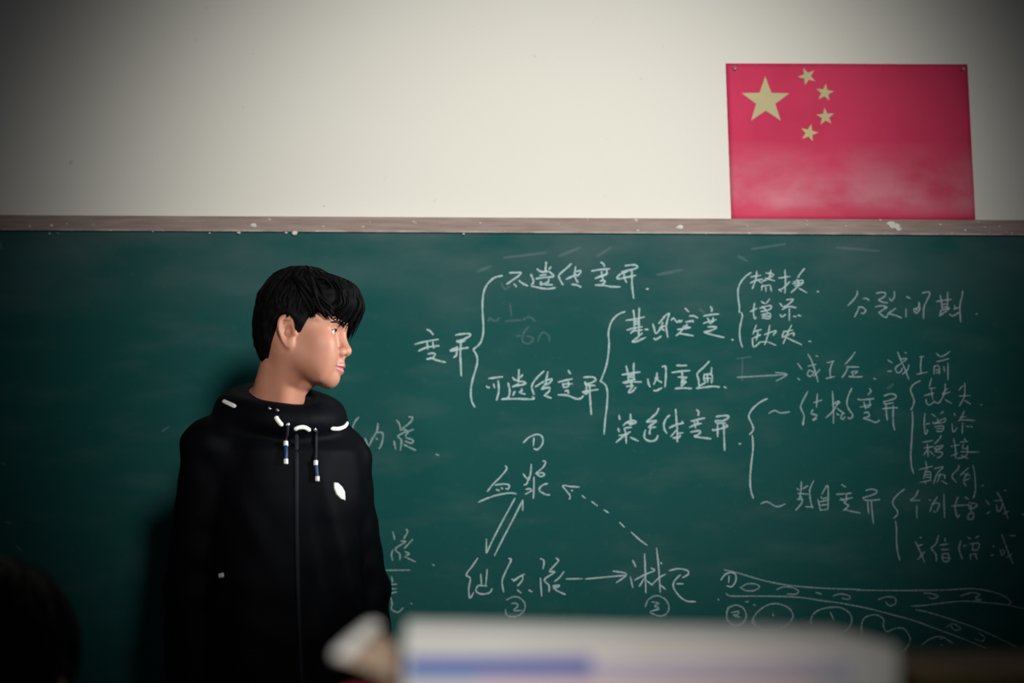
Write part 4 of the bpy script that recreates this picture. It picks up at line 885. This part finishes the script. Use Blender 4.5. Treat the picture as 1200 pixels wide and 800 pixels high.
cols = ['grey_cover', 'green_cover', 'olive_cover', 'grey_cover', 'maroon_cover', 'green_cover', 'grey_cover', 'olive_cover', 'maroon_cover']
for i, h in enumerate(hs[:-1]):
    book(0.072 + rb.uniform(-0.006, 0.006), -2.445 + rb.uniform(-0.006, 0.006), zz, 0.262 + rb.uniform(-0.01, 0.01), 0.19, h, R(rb.uniform(-2, 2)), cols[i], 'pages', 'closed book in the pile below the red-covered book', 'books below the red-covered book'); zz += h
TOPZ = 1.1755; WH = 0.030; RH = TOPZ - WH - zz
book(0.0485, -2.494, zz, 0.262, 0.165, RH, R(-9), 'red_cover', 'pages', 'red-covered book under the white book, its corner showing at the left'); zz += RH
# the white book: front-left corner of its block at (-0.057,-2.55), turned a little so that its left end shows
WL = 0.277; WD = 0.13
wb = empty('book', (-0.0585, -2.552, zz), R(3.5)); tag(wb, 'blurred white foreground book with a blue band on its spine and a curled cover edge', 'book')
bm = box_bm((0, 0, WH - 0.0016), (WL, WD, WH), 0.0006); box_bm((0, 0, 0), (WL, 0.0016, WH - 0.0008), 0.0005, bm); box_bm((0, 0, 0), (WL, WD, 0.0012), 0.0004, bm)
for v in bm.verts: v.co.z -= 0.004 * max(0, (v.co.x - 0.10) / 0.16) * (v.co.z / WH)
bm_obj('cover', bm, M['paper'], wb)
bm = box_bm((0.0005, 0.0018, 0.0014), (WL - 0.003, WD - 0.003, WH - 0.0018))
for v in bm.verts: v.co.z -= 0.0042 * max(0, (v.co.x - 0.10) / 0.16) * (v.co.z / WH)
bm_obj('page_block', bm, M['tan_pages'], wb)
def band(x0, x1, z0, z1, mt, nm='spine_band'): return bm_obj(nm, box_bm((x0, -0.0006, z0), (x1, 0.0004, z1)), M[mt], wb)
band(0.002, 0.104, 0.0105, 0.0210, 'blue_print')['label'] = 'blue band on the spine'
band(0.0015, 0.040, 0.0060, 0.0103, 'cyan_print')['label'] = 'pale cyan strip under the blue band'
band(0.040, 0.104, 0.0060, 0.0103, 'lilac_print'); band(0.104, 0.250, 0.0070, 0.0180, 'lilac_print')
V, F = [], []; n = 10                                    # loose cover leaf curling out and up beyond the left end
for j in range(7):
    t = j / 6; y = 0.002 + (WD - 0.004) * t; wdt = 0.035 * (1 - t) + 0.022 * t
    for i in range(n + 1):
        u = i / n; x = -u * wdt; z = 0.0015 + (0.0185 + 0.0065 * t) * u ** 0.55
        V.append(Vector((x, y - 0.004 * u * (1 - t), z)))
m_ = len(V)
for v in list(V): V.append(v - Vector((0, 0, 0.0008)))
for j in range(6):
    for i in range(n):
        a = j * (n + 1) + i; F += [(a, a + 1, a + n + 2, a + n + 1), (m_ + a, m_ + a + n + 1, m_ + a + n + 2, m_ + a + 1)]
per = [i for i in range(n + 1)] + [j * (n + 1) + n for j in range(1, 7)] + [6 * (n + 1) + i for i in range(n - 1, -1, -1)] + [j * (n + 1) for j in range(5, 0, -1)]
for q in range(len(per)): a, b = per[q], per[(q + 1) % len(per)]; F.append((a, a + m_, b + m_, b))
mesh_obj('loose_leaf', V, F, M['tan_pages'], wb)['label'] = 'tan inner side of the curled cover'
V, F = [], []
rim = [Vector((-0.021, WD - 0.003, 0.0275)), Vector((-0.025, WD * 0.66, 0.0260)), Vector((-0.030, WD * 0.33, 0.0235)), Vector((-0.0345, 0.0, 0.0205))]
rim = catmull(rim, 4); tube(rim, [0.0040] + [0.0058] * (len(rim) - 2) + [0.0045], 10, V, F, 0.6)
mesh_obj('curled_edge', V, F, M['paper'], wb)['label'] = 'white curled edge of the cover'
zz = 0.755; rb = random.Random(8)
for i, h in enumerate([0.044, 0.041, 0.047, 0.043, 0.045, 0.040, 0.046, 0.044, 0.022]):
    book(0.347 + rb.uniform(-0.005, 0.005), -2.455 + rb.uniform(-0.006, 0.006), zz, 0.225 + rb.uniform(-0.012, 0.012), 0.185, h, R(rb.uniform(-2, 2)), cols[(i * 2 + 1) % 9], 'pages', 'closed book in the right-hand pile below the olive book', 'books below the olive book'); zz += h
book(0.348, -2.452, zz, 0.236, 0.150, 1.153 - zz, R(1), 'olive_cover', 'dark_pages', 'dull olive-yellow book with dark page edges, topmost at the lower right corner', None, False, 0.0045)
